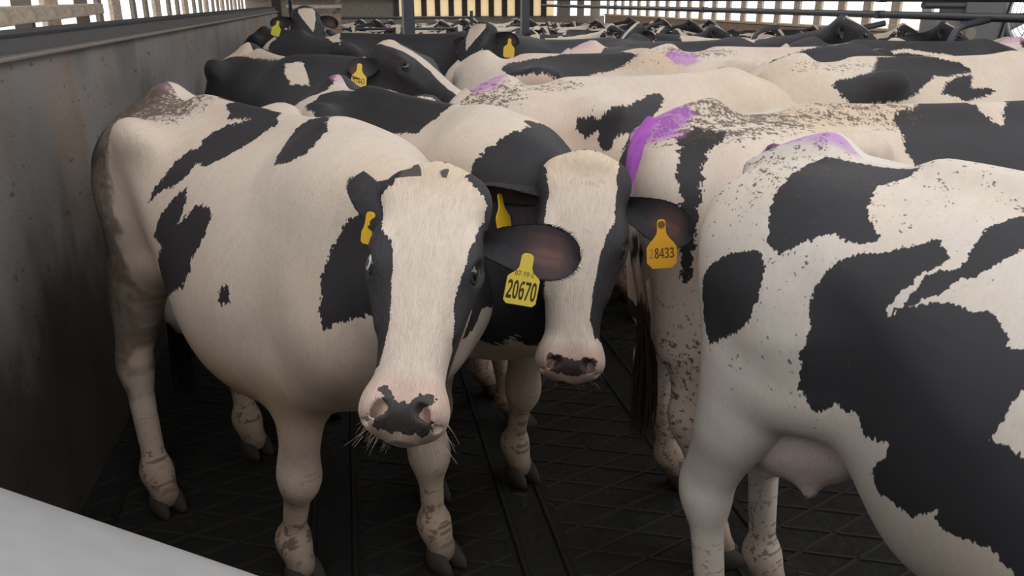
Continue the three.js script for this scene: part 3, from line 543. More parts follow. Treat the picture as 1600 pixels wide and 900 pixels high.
// far end wall: dark posts with amber panels added for the sunlit glow between, boarded part with two windows at its right end
{
  const z0 = -34.2, w = struct('wall_back', boxUV(bx(-3.7, RX + 0.2, -0.7, 1.12, z0 - 0.2, z0)), greyWood);
  mesh('beam', boxUV(bx(-3.7, RX + 0.2, 1.78, 2.1, z0 - 0.1, z0 + 0.2)), darkWood, w);
  mesh('gable_boards', boxUV(bx(-3.7, RX + 0.2, 2.1, 4.0, z0 - 0.15, z0)), greyWood, w);
  const amber = new THREE.MeshPhysicalMaterial({ color: new THREE.Color().setRGB(0.98, 0.74, 0.42), roughness: 0.95, transmission: 0.85, thickness: 0, side: THREE.DoubleSide });  // colour of the sunlight outside, put into the material
  let i = 0; for (let x = 2.1; x < 8.7; x += 0.55, i++) { mesh('post', boxUV(bx(x - 0.1, x + 0.1, 1.12, 1.78, z0 - 0.12, z0 + 0.12)), darkWood, w); const p = new THREE.PlaneGeometry(0.34, 0.66); p.translate(x + 0.275, 1.45, z0 - 0.02); mesh('amber_glow_panel', p, amber, w); }
  for (const [a, b] of [[-3.7, 2.0], [8.75, 9.3], [9.62, 9.9], [10.2, RX]]) mesh('board_panel', boxUV(bx(a, b, 1.12, 1.78, z0 - 0.1, z0)), greyWood, w);
}

// ───────────────────────── the cows in front ─────────────────────────
const PURPLE = srgb(178, 96, 196), PALEPURPLE = srgb(214, 158, 202);
const inPoly = (p, x, y) => { let c = false; for (let i = 0, j = p.length - 1; i < p.length; j = i++) if (p[i][1] > y !== p[j][1] > y && x < ((p[j][0] - p[i][0]) * (y - p[i][1])) / (p[j][1] - p[i][1]) + p[i][0]) c = !c; return c; };
const noseSkin = (o, u, w, c) => { const n = 0.72 + 0.5 * vn(w * 520, u * 520) + 0.15 * vn(w * 160, u * 160); for (let k = 0; k < 3; k++) o[k] = c[k] * n; };
const cowA = (() => {
  const at = [-0.62, -2.95, 55], q = intoCow(...at);
  const pad = [[0.044, 0.48], [0.03, 0.473], [0.02, 0.49], [0.012, 0.502], [-0.012, 0.503], [-0.03, 0.487], [-0.05, 0.482], [-0.058, 0.495], [-0.046, 0.51], [-0.036, 0.522], [-0.052, 0.532], [-0.054, 0.545], [-0.036, 0.553], [0.026, 0.553], [0.042, 0.545], [0.044, 0.528], [0.03, 0.525], [0.022, 0.515], [0.03, 0.505]];
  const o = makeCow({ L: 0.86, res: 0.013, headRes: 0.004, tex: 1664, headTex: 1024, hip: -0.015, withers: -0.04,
    coat: { base: 'w', seed: 1, wobble: 0.8, noise: { f: 2.2, t: 0.6 }, pink: 0.35,
      right: [['b', .493, 1.729, .499, 1.765, .579, 1.775, .70, 1.78, .753, 1.76, .805, 1.699, .767, 1.642, .749, 1.571, .713, 1.485, .674, 1.425, .612, 1.433, .622, 1.371, .593, 1.323, .530, 1.270, .509, 1.253, .491, 1.220, .495, 1.267, .514, 1.327, .528, 1.407, .536, 1.463, .571, 1.5, .552, 1.545, .549, 1.59, .582, 1.645, .671, 1.697, .612, 1.684, .555, 1.668, .544, 1.701],
        ['b', .912, 1.687, .93, 1.74, .975, 1.765, 1.02, 1.75, 1.04, 1.726, 1.091, 1.67, 1.125, 1.595, 1.112, 1.551, 1.063, 1.521, .991, 1.506, .97, 1.554, .918, 1.633],
        ['b', .645, 1.318, .678, 1.283, .688, 1.22, .683, 1.19, .709, 1.225, .738, 1.265, .803, 1.287, .822, 1.244, .825, 1.186, .815, 1.136, .793, 1.103, .798, 1.066, .761, 1.024, .668, .978, .6, .955, .56, .985, .567, 1.051, .629, 1.108, .581, 1.11, .543, 1.119, .558, 1.154, .581, 1.207, .61, 1.261],
        ['b', .942, 1.071, .96, 1.053, .956, 1.026, .936, 1.013, .922, 1.016, .924, 1.047],
        ['b', 1.41, 1.42, 1.345, 1.399, 1.292, 1.282, 1.274, 1.182, 1.288, 1.107, 1.302, 1.045, 1.316, 1.043, 1.348, 1.066, 1.386, 1.083, 1.428, 1.118, 1.6, 1.1, 2.2, 1.1, 2.2, 1.4, 1.6, 1.42]],
      left: [['b', 1.1, 1.45, 1.1, .8, 2.25, .6, 2.25, 1.6, 1.5, 1.6]],
      specks: [[0.08, 1.66, 0.4, 0.22, 0.6], [-0.08, 1.35, 0.16, 0.5, 0.5], [0.15, 1.45, 0.1, 0.2, 0.3]], paint: [[0.02, 1.77, 0.12, 0.06, ...PALEPURPLE, 0.5], [-0.2, 1.15, 0.42, 1.0, 0.1, 0.075, 0.058, 0.85, 0.2]],  // dark brown paint entry: shading and tail edge painted onto the rear
      stainAndShade: [[-0.14, 1.3, 0.36, 0.75, 0.22, 0.18, 0.15, 0.95], [0.8, 0.72, 0.6, 0.2, 0.96, 0.84, 0.62, 0.8]] },  // first entry: rear dirt with its shade painted in; second: yellowed belly
    face: { back: 'b', muzzleFrom: 0.447, blaze: [[-0.035, -0.05, 0.062], [-0.002, -0.05, 0.06], [0.026, -0.08, 0.08], [0.049, -0.099, 0.1], [0.09, -0.106, 0.105], [0.125, -0.1, 0.095], [0.18, -0.083, 0.067], [0.235, -0.078, 0.058], [0.29, -0.073, 0.052], [0.34, -0.075, 0.047], [0.39, -0.08, 0.051], [0.43, -0.09, 0.058], [0.46, -0.3, 0.3]],
      nose: (u, w, v, ang, o) => {
        const pk = sstep(0.44, 0.475, u + 0.012 * vn(w * 60, u * 40)) * (1 - sstep(0.06, 0.085, Math.abs(w + 0.006))) * (Math.abs(ang) < 2 ? 1 : 0); mixTo(o, [0.62, 0.36, 0.3], pk * 0.55 * (0.6 + 0.5 * fbm(w * 40, u * 40)));
        const jw = w + (vn(w * 190, u * 190) - 0.5) * 0.008, ju = u + (vn(w * 190 + 9, u * 190) - 0.5) * 0.008; if (Math.abs(ang) < 1.6 && inPoly(pad, jw, ju)) noseSkin(o, u, w, [0.06, 0.052, 0.05]);
        if (u < 0.012 && w > -0.02 && u > -0.03) { const k = sstep(0.5, 0.6, vn(w * 60 + 3, u * 40)); mixTo(o, BLACK, k * 0.9 * (Math.abs(ang) < 2.2 ? 1 : 0)); }
      } },
    feet: { fr: [0.96, 0.14], fl: [1.26, -0.22], hr: [0.16, 0.27], hl: [0.02, -0.15] }, fringe: 420, sclera: [0, 1],
    earR: { at: [0.13, -0.03, 0.106], dir: [-1, -0.12, 0.42], open: [0.1, -0.85, 0.45], len: 0.165, wid: 0.05 }, earL: { at: [0.12, -0.04, 0.105], dir: [0.06, 0.1, 1], open: [0.25, 1, 0.05], len: 0.222, wid: 0.066 },
    tail: { color: srgb(120, 104, 92) },
    head: { poll: q.p([0.16, 1.405, -1.55]), dir: q.d([-0.11, -0.35, 0.31]), right: q.d([-1, 0.02, -0.2]), size: 0.9 } });
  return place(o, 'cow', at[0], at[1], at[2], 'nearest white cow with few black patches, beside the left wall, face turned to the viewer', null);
})();
const cowB = (() => {
  const at = [-0.06, -3.38, 66], q = intoCow(...at);
  const pad = [[0.05, 0.495], [0.026, 0.503], [-0.008, 0.506], [-0.05, 0.497], [-0.057, 0.515], [-0.043, 0.535], [-0.004, 0.548], [0.038, 0.542], [0.05, 0.525]];
  const o = makeCow({ L: 0.93, fat: 0.9, res: 0.015, headRes: 0.005, tex: 1024, headTex: 1024, hip: -.035, withers: -.05,
    coat: { base: 'w', seed: 2, noise: { f: 2.2, t: 0.56 },
      right: [['b', .146, 1.623, .153, 1.692, .222, 1.72, .347, 1.78, .6, 1.8, .85, 1.8, .95, 1.72, .933, 1.672, .901, 1.604, .898, 1.547, .76, 1.5, .6, 1.42, .372, 1.45, .2, 1.52],
        ['b', -.3, 1.2, -.3, 1.8, .05, 1.8, .1, 1.706, .121, 1.608, .077, 1.485],
        ['b', 1.27, 1.35, 1.304, 1.465, 1.308, 1.51, 1.329, 1.585, 1.333, 1.67, 1.347, 1.85, 2.25, 1.85, 2.25, .6, 1.476, .835, 1.452, .832, 1.454, .876, 1.415, .836, 1.379, .821, 1.36, 1.0, 1.33, 1.2]],
      left: [['b', 1.3, 1.85, 1.3, 1.0, 1.45, .8, 2.25, .6, 2.25, 1.85]], specks: [[-0.05, 1.6, 0.2, 0.3, 0.35]], paint: [[0.07, 1.76, 0.07, 0.06, ...PALEPURPLE, 0.6]] },
    face: { back: 'b', muzzleFrom: 0.475, blaze: [[-0.04, -0.05, 0.07], [-0.022, -0.059, 0.075], [0, -0.065, 0.082], [0.058, -0.076, 0.095], [0.11, -0.08, 0.095], [0.15, -0.072, 0.09], [0.19, -0.058, 0.088], [0.258, -0.045, 0.085], [0.339, -0.036, 0.078], [0.404, -0.038, 0.074], [0.45, -0.056, 0.085], [0.48, -0.3, 0.3]],
      nose: (u, w, v, ang, o) => {
        const pk = sstep(0.455, 0.49, u) * (1 - sstep(0.055, 0.08, Math.abs(w))) * (Math.abs(ang) < 2 ? 1 : 0); mixTo(o, [0.55, 0.32, 0.24], pk * 0.5 * (0.5 + fbm(w * 40, u * 40)));
        const jw = w + (vn(w * 150, u * 150) - 0.5) * 0.008, ju = u + (vn(w * 150 + 9, u * 150) - 0.5) * 0.008; if (Math.abs(ang) < 1.6 && inPoly(pad, jw, ju)) noseSkin(o, u, w, [0.075, 0.055, 0.05]);
      } },
    feet: { fl: [1.0, -0.24], fr: [0.9, 0.1] }, fringe: 320, earR: { at: [0.09, -0.05, 0.098], dir: [-0.1, -0.3, 1], open: [1, 0.25, 0], len: 0.2, wid: 0.05 }, earL: { at: [0.08, -0.05, 0.098], dir: [0.3, 0.05, 1], open: [0.3, 1, 0.1], len: 0.21, wid: 0.062 },
    head: { poll: q.p([0.57, 1.35, -1.9]), dir: q.d([-0.10, -0.48, 0.24]), right: q.d([-1, 0.02, -0.2]), size: 0.95 } });
  return place(o, 'cow', at[0], at[1], at[2], 'cow with broad white blaze and dark muzzle looking out between the two nearest', null);
})();
const cowC = place(makeCow({ L: 0.88, res: 0.02, tex: 1024, hip: -.03, withers: -.03,
  coat: { base: 'w', seed: 3, noise: { f: 2.2, t: 0.6 }, pink: 0.5, wobble: 0.9, right: [['b', .312, 1.428, .297, 1.394, .3, 1.364, .316, 1.358, .429, 1.431, .531, 1.513, .657, 1.61, .694, 1.589, .666, 1.51, .607, 1.422, .553, 1.336, .516, 1.245, .496, 1.199, .43, 1.162, .422, 1.182, .464, 1.257, .421, 1.205, .470, 1.304, .4, 1.289, .382, 1.223, .344, 1.236, .324, 1.311, .277, 1.285, .237, 1.335, .245, 1.377, .29, 1.37]],
    specks: [[-0.06, 1.62, 0.2, 0.16, 0.36], [0.2, 1.68, 0.2, 0.08, 0.3]], paint: [[-0.04, 1.75, 0.12, 0.1, ...PURPLE, 0.6]] } }), 'cow', 0.55, -3.15, -8, 'white cow with one ragged black flank patch, just behind the dark-muzzled blaze face', null);
const cowD = place(makeCow({ L: 1, res: 0.018, tex: 1024, hip: -.03, withers: -.035, feet: { hr: [0.1, 0.24], hl: [0.1, -0.2] },
  coat: { base: 'w', seed: 4, noise: { f: 2.2, t: 0.56 }, right: [['b', -.06, 1.57, -.032, 1.599, -.007, 1.625, -.002, 1.596, .05, 1.569, .057, 1.534, .006, 1.481, -.02, 1.403, -.03, 1.284, -.035, 1.201, -.04, .983, -.06, .98, -.075, 1.2, -.085, 1.4],
      ['b', .59, 1.505, .61, 1.606, .6, 1.661, .641, 1.704, .68, 1.711, .7, 1.73, .75, 1.79, .877, 1.79, .888, 1.73, .896, 1.698, .913, 1.656, .933, 1.621, .953, 1.62, .961, 1.67, .992, 1.732, 1.0, 1.8, 2.25, 1.8, 2.25, .5, 1.2, .45, .7, .55, .6, 1.2]],
    specks: [[0.1, 1.66, 0.35, 0.2, 0.42], [0.5, 1.68, 0.3, 0.12, 0.34], [0, 0.6, 0.3, 0.4, 0.2]], paint: [[-0.1, 1.7, 0.13, 0.13, ...PURPLE, 0.85]], stainAndShade: [[0.4, 1.7, 0.5, 0.15, 0.85, 0.75, 0.62, 0.7]] },
  tail: { bands: [[0, PURPLE], [0.3, srgb(190, 150, 190)], [0.42, srgb(205, 185, 170)], [0.55, BLACK], [0.66, srgb(200, 178, 165)], [0.85, srgb(90, 62, 50)]], hair: 70, pts: [[-0.1, 1.43, 0.0], [-0.155, 1.36, 0.03], [-0.165, 1.15, 0.06], [-0.13, 0.9, 0.07], [-0.1, 0.78, 0.06]], switchMat: mat(srgb(62, 40, 32), 0.85) } }), 'cow', 0.98, -2.25, 5, 'cow with bright purple tail and brown switch, behind the nearest right-hand cow', null);
const cowE = place(makeCow({ L: 0.88, res: 0.013, tex: 1664, under: { 0.2: 0.82, 0.42: 0.56, 0.62: 0.525, 0.85: 0.51, 1.05: 0.53 }, pins: 0.03, hook: 0, hip: -.035, withers: -.065, feet: { hl: [-0.1, -0.2], hr: [-0.02, 0.15] },
  coat: { base: 'w', seed: 5, noise: { f: 2.2, t: 0.6 }, pink: 0.05, wobble: 0.5, white: srgb(226, 217, 208), black: srgb(52, 51, 55),
    right: [['b', .087, 1.667, .129, 1.68, .15, 1.69, .2, 1.70, .271, 1.698, .265, 1.661, .25, 1.624, .229, 1.588, .238, 1.538, .26, 1.459, .295, 1.417, .296, 1.398, .273, 1.383, .244, 1.37, .225, 1.388, .203, 1.377, .173, 1.345, .128, 1.293, .113, 1.305, .096, 1.312, .074, 1.382, .058, 1.452, .054, 1.532, .062, 1.615],
      ['b', .391, 1.453, .408, 1.422, .419, 1.406, .405, 1.368, .387, 1.339, .38, 1.315, .363, 1.262, .351, 1.229, .357, 1.213, .366, 1.225, .375, 1.251, .387, 1.278, .391, 1.314, .398, 1.341, .426, 1.374, .44, 1.388, .446, 1.43, .447, 1.52, .463, 1.561, .484, 1.597, .62, 1.7, .64, 1.6, .512, 1.49, .498, 1.446, .481, 1.402, .466, 1.37, .447, 1.361, .434, 1.316, .405, 1.275, .384, 1.248, .403, 1.265, .444, 1.287, .463, 1.285, .486, 1.279, .507, 1.292, .528, 1.281, .548, 1.254, .552, 1.224, .576, 1.229, .8, 1.27, .8, 1.15,
        .599, 1.141, .590, 1.109, .582, 1.067, .58, 1.045, .6, 1.045, .622, 1.039, .629, 1.036, .9, 1.0, .9, .75, .673, .81, .653, .835, .616, .849, .566, .829, .531, .823, .514, .829, .517, .859, .503, .842, .461, .802, .437, .8, .413, .808, .387, .799, .371, .824, .367, .849, .385, .882, .405, .932, .398, .942, .37, .931, .346, .926, .332, .956, .319, .971, .297, .963, .28, .977, .266, .951, .243, .936, .225, .949, .216, .976, .203, .981, .207, 1.05, .207, 1.07, .22, 1.124, .211, 1.184, .214, 1.23, .228, 1.287, .256, 1.335, .276, 1.351, .307, 1.364, .326, 1.384, .354, 1.407, .373, 1.432],
      ['b', .08, 1.291, .097, 1.246, .104, 1.196, .098, 1.165, .084, 1.107, .047, 1.063, -.02, 1.004, -.044, .993, -.065, 1.004, -.077, 1.036, -.087, 1.094, -.086, 1.15, -.062, 1.213, -.01, 1.255, .03, 1.274]],
    specks: [[0.0, 1.62, 0.3, 0.25, 0.2], [0.1, 1.3, 0.4, 0.5, 0.08], [0.5, 1.7, 0.5, 0.15, 0.12]], paint: [[0.0, 1.79, 0.2, 0.1, ...PURPLE, 0.7]], fleck: 0.25 },
  tail: { color: srgb(200, 160, 200), pts: [[-0.1, 1.43, -0.02], [-0.17, 1.36, -0.05], [-0.2, 1.15, -0.06], [-0.2, 0.85, -0.05], [-0.19, 0.62, -0.04]] } }), 'cow', 1.02, -1.66, 61, 'nearest cow at the right edge, white with large jagged black patches over its flank', null);

// tags, whiskers, tufts of the two cows that face the viewer
const tagYellow = srgb(236, 190, 44);
function tagMaterial(lines, base, ink) {
  const cv = document.createElement('canvas'); cv.width = 256; cv.height = 352; const g = cv.getContext('2d');
  g.fillStyle = base; g.fillRect(0, 0, 256, 352); g.textAlign = 'center'; g.textBaseline = 'middle';
  for (const [txt, y, size, w, a, x = 128] of lines) { g.save(); g.globalAlpha = a; g.fillStyle = ink; g.translate(x, y); g.font = 'bold ' + size + 'px sans-serif'; const m = g.measureText(txt).width; g.scale(w / m, 1); g.fillText(txt, 0, 0); g.restore(); }
  const t = new THREE.CanvasTexture(cv); t.colorSpace = THREE.SRGBColorSpace; t.magFilter = THREE.LinearFilter;
  return new THREE.MeshStandardMaterial({ map: t, roughness: 0.45 });
}
function tagGeometry(W, H, nw, nh, cut) {                             // plate W x H below a neck; hangs from y = 0 at the button
  const s = new THREE.Shape(), h = W / 2, t = -nh;
  s.moveTo(-nw / 2, 0.006); s.quadraticCurveTo(-nw / 2, 0.014, 0, 0.014); s.quadraticCurveTo(nw / 2, 0.014, nw / 2, 0.006);
  s.lineTo(nw / 2 * 1.05, -nh * 0.45); s.quadraticCurveTo(nw * 0.6, t * 0.8, h - cut * 0.5, t - cut * 0.8); s.lineTo(h, t - cut * 1.6); s.lineTo(h, -H + cut); s.lineTo(h - cut, -H);
  s.lineTo(-h + cut, -H); s.lineTo(-h, -H + cut); s.lineTo(-h, t - cut * 1.6); s.lineTo(-h + cut * 0.5, t - cut * 0.8); s.quadraticCurveTo(-nw * 0.6, t * 0.8, -nw / 2 * 1.05, -nh * 0.45); s.closePath();
  const g = new THREE.ExtrudeGeometry(s, { depth: 0.0022, bevelEnabled: true, bevelSize: 0.0008, bevelThickness: 0.0006, bevelSegments: 2, curveSegments: 8 }), p = g.attributes.position, uv = g.attributes.uv;
  for (let i = 0; i < p.count; i++) uv.setXY(i, p.getX(i) / (W * 1.04) + 0.5, (p.getY(i) + H * 1.01) / (H * 1.04 + 0.014));
  return g;
}
const plainTag = new THREE.MeshStandardMaterial({ color: new THREE.Color().setRGB(...tagYellow), roughness: 0.45 });
const buttonGeo = new THREE.CylinderGeometry(0.0085, 0.0095, 0.005, 20).rotateX(Math.PI / 2);
// hangs a tag on an ear: the point in the ear's frame, then the way the plate faces and its up direction in the cow's frame
function hangTag(cow, earIndex, at, face, up, geo, m, buttonMat) {
  const ear = earsOf.get(cow)[earIndex], t = mesh('ear_tag', geo, m, ear); cow.updateMatrixWorld(true);
  const q = ear.getWorldQuaternion(new THREE.Quaternion()).invert(), z = V3(...face).applyQuaternion(q).normalize(), y = V3(...up).applyQuaternion(q); y.addScaledVector(z, -y.dot(z)).normalize();
  t.position.set(...at); t.setRotationFromMatrix(new THREE.Matrix4().makeBasis(new THREE.Vector3().crossVectors(y, z), y, z));
  return t;
}
{
  const mA = tagMaterial([['20670', 254, 172, 232, 0.88], ['07-19-2', 142, 46, 150, 0.6]], '#e4cc52', '#2a2418');
  hangTag(cowA, 1, [0.1, -0.03, 0.02], [-0.12, 0.15, 1], [0.2, 1, 0], tagGeometry(0.062, 0.086, 0.022, 0.026, 0.006), mA);
  hangTag(cowA, 0, [0.03, -0.02, -0.012], [-0.5, 0.1, 0.9], [0.15, 1, 0], tagGeometry(0.03, 0.05, 0.018, 0.02, 0.004), plainTag);
  const mB = tagMaterial([['8433', 244, 100, 168, 0.75, 148], ['2', 246, 96, 38, 0.28, 38]], '#e8a92e', '#33280f');
  const tb = hangTag(cowB, 1, [0.115, -0.012, 0.018], [-0.1, 0.2, 1], [-0.03, 1, 0], tagGeometry(0.076, 0.108, 0.02, 0.034, 0.014), mB);
  mesh('tag_button', buttonGeo, mat(srgb(120, 84, 20), 0.5), tb).position.set(0, 0.002, 0.003);
  const side = hangTag(cowB, 0, [0.12, -0.004, 0.012], [0.75, 0.25, 0.6], [0.25, 1, 0], tagGeometry(0.07, 0.1, 0.02, 0.03, 0.012), plainTag);
  for (const [cow, seed, n, s] of [[cowA, 3, 120, 1], [cowB, 8, 60, 0.8]]) {
    const f = frames.get(cow), r = rng(seed), list = [];
    for (let i = 0; i < n; i++) {
      const u = 0.49 + 0.07 * r(), sd = r() < 0.5 ? 1 : -1, ring = r(), w = sd * (0.02 + 0.066 * ring), v = -0.06 - 0.05 * r() - (ring < 0.6 ? 0.01 : 0), len = (0.018 + 0.045 * r() * r()) * s, b = f.fromHead(u, v, w * 0.95);
      const tip = f.fromHead(u + len * (0.5 + 0.5 * r()), v + (r() - 0.4) * len * 0.7, w + sd * len * (0.15 + 0.9 * r() * ring)), mid = b.clone().lerp(tip, 0.5).add(V3(0, -0.004 * r(), 0)); tip.y -= 0.006;
      list.push([b, mid, tip]);
    }
    hairs(list, 0.00042, whiskerMat, 'whiskers', cow, 3);
    const tuft = [];                                                  // curly forelock over the poll
    for (let i = 0; i < (seed === 3 ? 1500 : 900); i++) {
      const u = -0.03 + 0.085 * r() * Math.sqrt(r()), w = (r() - 0.5) * 0.15, rr = headLoft.at(u), R = headLoft.radius(rr, w / 0.2, 1), a = Math.asin(clamp(w / Math.max(0.09, R), -0.95, 0.95)), Rr = headLoft.radius(rr, Math.sin(a), Math.cos(a));
      const b = [u, rr[0] + Rr * Math.cos(a), Rr * Math.sin(a)], sw = (r() - 0.5) * 0.012;
      tuft.push([f.fromHead(b[0], b[1] - 0.002, b[2]), f.fromHead(b[0] + 0.01, b[1] + 0.003 + 0.002 * r(), b[2] + sw), f.fromHead(b[0] + 0.014 + 0.022 * r(), b[1] - 0.007 + 0.004 * r(), b[2] + sw * 1.4 + b[2] * 0.08)]);
    }
    hairs(tuft, 0.0007, mat(srgb(232, 216, 190), 0.85), 'forelock', cow, 3);
  }
}

// ───────────────────────── the cows in the middle distance ─────────────────────────
const stand = (P, x, z, deg, label, group) => place(makeCow({ res: 0.024, headRes: 0.011, tex: 512, headTex: 256, udder: false, ...P, coat: { seed: used.get('cow') + 20, noise: { f: 2, t: 0.56, both: false }, ...P.coat } }), 'cow', x, z, deg, label, group);
const lookAt = (x, z, deg, poll, dir, right, size = 0.95) => { const q = intoCow(x, z, deg); return { poll: q.p(poll), dir: q.d(dir), right: q.d(right), size }; };
const blackFace = { back: 'b', blaze: [[-0.06, -0.02, 0.02], [0.02, -0.05, 0.05], [0.1, -0.055, 0.05], [0.2, -0.03, 0.03], [0.26, 0, 0]] };
const starFace = { back: 'b', blaze: [[-0.0, -0.05, 0.05], [0.03, -0.07, 0.07], [0.1, -0.06, 0.06], [0.2, -0.02, 0.02], [0.24, 0, 0]] };
const stripFace = { back: 'b', blaze: [[-0.06, -0.02, 0.05], [0.03, -0.03, 0.06], [0.15, -0.02, 0.04], [0.3, -0.025, 0.03], [0.45, -0.04, 0.04], [0.6, -0.05, 0.05]] };
const cowF = stand({ L: 0.82, hip: 0.02, withers: 0.0, face: stripFace, head: lookAt(-0.54, -4.9, 72, [0.2, 1.53, -3.9], [0.3, -0.21, 0.34], [-0.8, 0.1, 0.6]),
  coat: { base: 'b', noise: null, right: [['w', -.3, 1.9, -.3, 1.0, -.06, 1.05, .02, 1.4, .1, 1.58, .161, 1.665, .433, 1.71, .845, 1.75, 1.0, 1.9], ['w', 1.07, 1.72, 1.12, 1.82, 1.22, 1.82, 1.21, 1.7, 1.19, 1.62, 1.135, 1.66]] } }, -0.54, -4.9, 72, 'black cow with white spine line, its tagged head lowered to the right in profile');
hangTag(cowF, 0, [0.13, -0.01, 0.012], [0.1, 0.3, 1], [0.15, 1, 0], tagGeometry(0.066, 0.1, 0.02, 0.03, 0.01), tagMaterial([['17443', 240, 100, 200, 0.8]], '#e6bf38', '#2a2418'));
const cowG = stand({ L: 1, hip: 0.05, withers: 0.04, coat: { base: 'b', noise: null, right: [['w', .16, 1.9, .25, 1.76, .4, 1.5, .36, 1.7, .34, 1.9]] } }, -0.36, -6.0, 12, 'black cow with a small white wedge below its hip, behind the lowered tagged head');
const cowH = stand({ L: 0.9, face: starFace, head: lookAt(-0.8, -8.7, 62, [-0.3, 1.66, -7.0], [0.12, -0.5, 0.32], [-0.93, 0, 0.3]), coat: { base: 'b', noise: null, right: [['w', 1.2, 1.9, 1.25, 1.5, 1.35, 1.6, 1.4, 1.9]] } }, -0.8, -8.7, 62, 'black cow with white forehead star and lime tag, near the left wall end');
hangTag(cowH, 0, [0.13, -0.01, 0.012], [-0.2, 0.2, 1], [0.3, 1, 0], tagGeometry(0.07, 0.105, 0.02, 0.03, 0.01), new THREE.MeshStandardMaterial({ color: new THREE.Color().setRGB(...srgb(222, 220, 70)), roughness: 0.5 }));
const cowJ = stand({ L: 0.74, head: { poll: [1.32, 1.15, 0], dir: [0.5, -0.86, 0], right: [0, 0, 1] }, coat: { base: 'w', noise: null, pink: 0.6, right: [['b', .114, 1.543, .115, 1.609, .169, 1.66, .332, 1.72, .5, 1.78, .75, 1.8, .85, 1.72, .75, 1.62, .515, 1.526, .394, 1.421, .212, 1.463, .135, 1.486]], specks: [[0.9, 1.7, 0.4, 0.15, 0.12]], stainAndShade: [[1, 1.7, 0.6, 0.3, 0.88, 0.78, 0.68, 0.6]] } }, 0.66, -4.25, 2, 'beige-white cow with a flat black loin patch, behind the ragged-patched white cow');
const cowK = stand({ L: 0.95, face: starFace, head: lookAt(2.25, -6.15, 152, [0.88, 1.57, -5.45], [-0.24, -0.42, 0.3], [-0.6, 0, -0.8]), coat: { base: 'b', noise: null } }, 2.25, -6.15, 152, 'black cow with a white forehead, head held up facing left above the other backs');
hangTag(cowK, 1, [0.13, -0.01, 0.012], [-0.1, 0.2, 1], [0.1, 1, 0], tagGeometry(0.07, 0.105, 0.02, 0.03, 0.01), plainTag);
const cowL = stand({ L: 1, coat: { base: 'b', noise: null, right: [['w', -.3, 1.9, -.3, 1.5, -.073, 1.6, .042, 1.575, .076, 1.662, .15, 1.72, .3, 1.9], ['w', .32, 1.42, .43, 1.6, .5, 1.7, .6, 1.71, .72, 1.66, .62, 1.58, .52, 1.61, .46, 1.46, .405, 1.3]], paint: [[-0.02, 1.76, 0.08, 0.06, ...PALEPURPLE, 0.6]] } }, 1.5, -5.15, -14, 'black cow with a white rump and a white triangle on its side');
const cowM = stand({ L: 1, hip: 0.01, coat: { base: 'w', noise: null, pink: 0.7, right: [['b', .566, 1.506, .673, 1.635, .808, 1.7, 1.043, 1.8, 2.2, 1.9, 2.2, 1.3, .8, 1.4]], paint: [[0.1, 1.64, 0.13, 0.12, ...PURPLE, 0.7]], specks: [[0.2, 1.7, 0.3, 0.1, 0.35]] } }, 1.75, -4.5, 0, 'white cow with purple tail head and dark neck, behind the front row of pale backs');
const cowN = stand({ L: 1, coat: { base: 'w', noise: null, right: [['b', .123, 1.473, .159, 1.501, .34, 1.55, .4, 1.66, .455, 1.76, .673, 1.8, .895, 1.7, .921, 1.628, .804, 1.591, .746, 1.571, .702, 1.59, .534, 1.388, .47, 1.34, .22, 1.32, .17, 1.379], ['b', .695, 1.421, .743, 1.508, .823, 1.577, .903, 1.601, .898, 1.569, .855, 1.458, .935, 1.463, .997, 1.439, .918, 1.391, .811, 1.355, .785, 1.38]], specks: [[0.2, 1.66, 0.3, 0.1, 0.2]] } }, 2.12, -3.72, 4, 'white cow with one wide black saddle patch, behind the purple-tailed cow at the right');
const cowO = stand({ L: 1, hip: 0.02, coat: { base: 'b', noise: null, right: [['w', .3, 1.51, .643, 1.69, .912, 1.62, 1.197, 1.46, 1.4, 1.36, 1.4, 1.3, 1.19, 1.39, .92, 1.56, .643, 1.63]] } }, 2.95, -5.0, 8, 'black cow with a narrow white line down its shoulder, right of the painted backs');

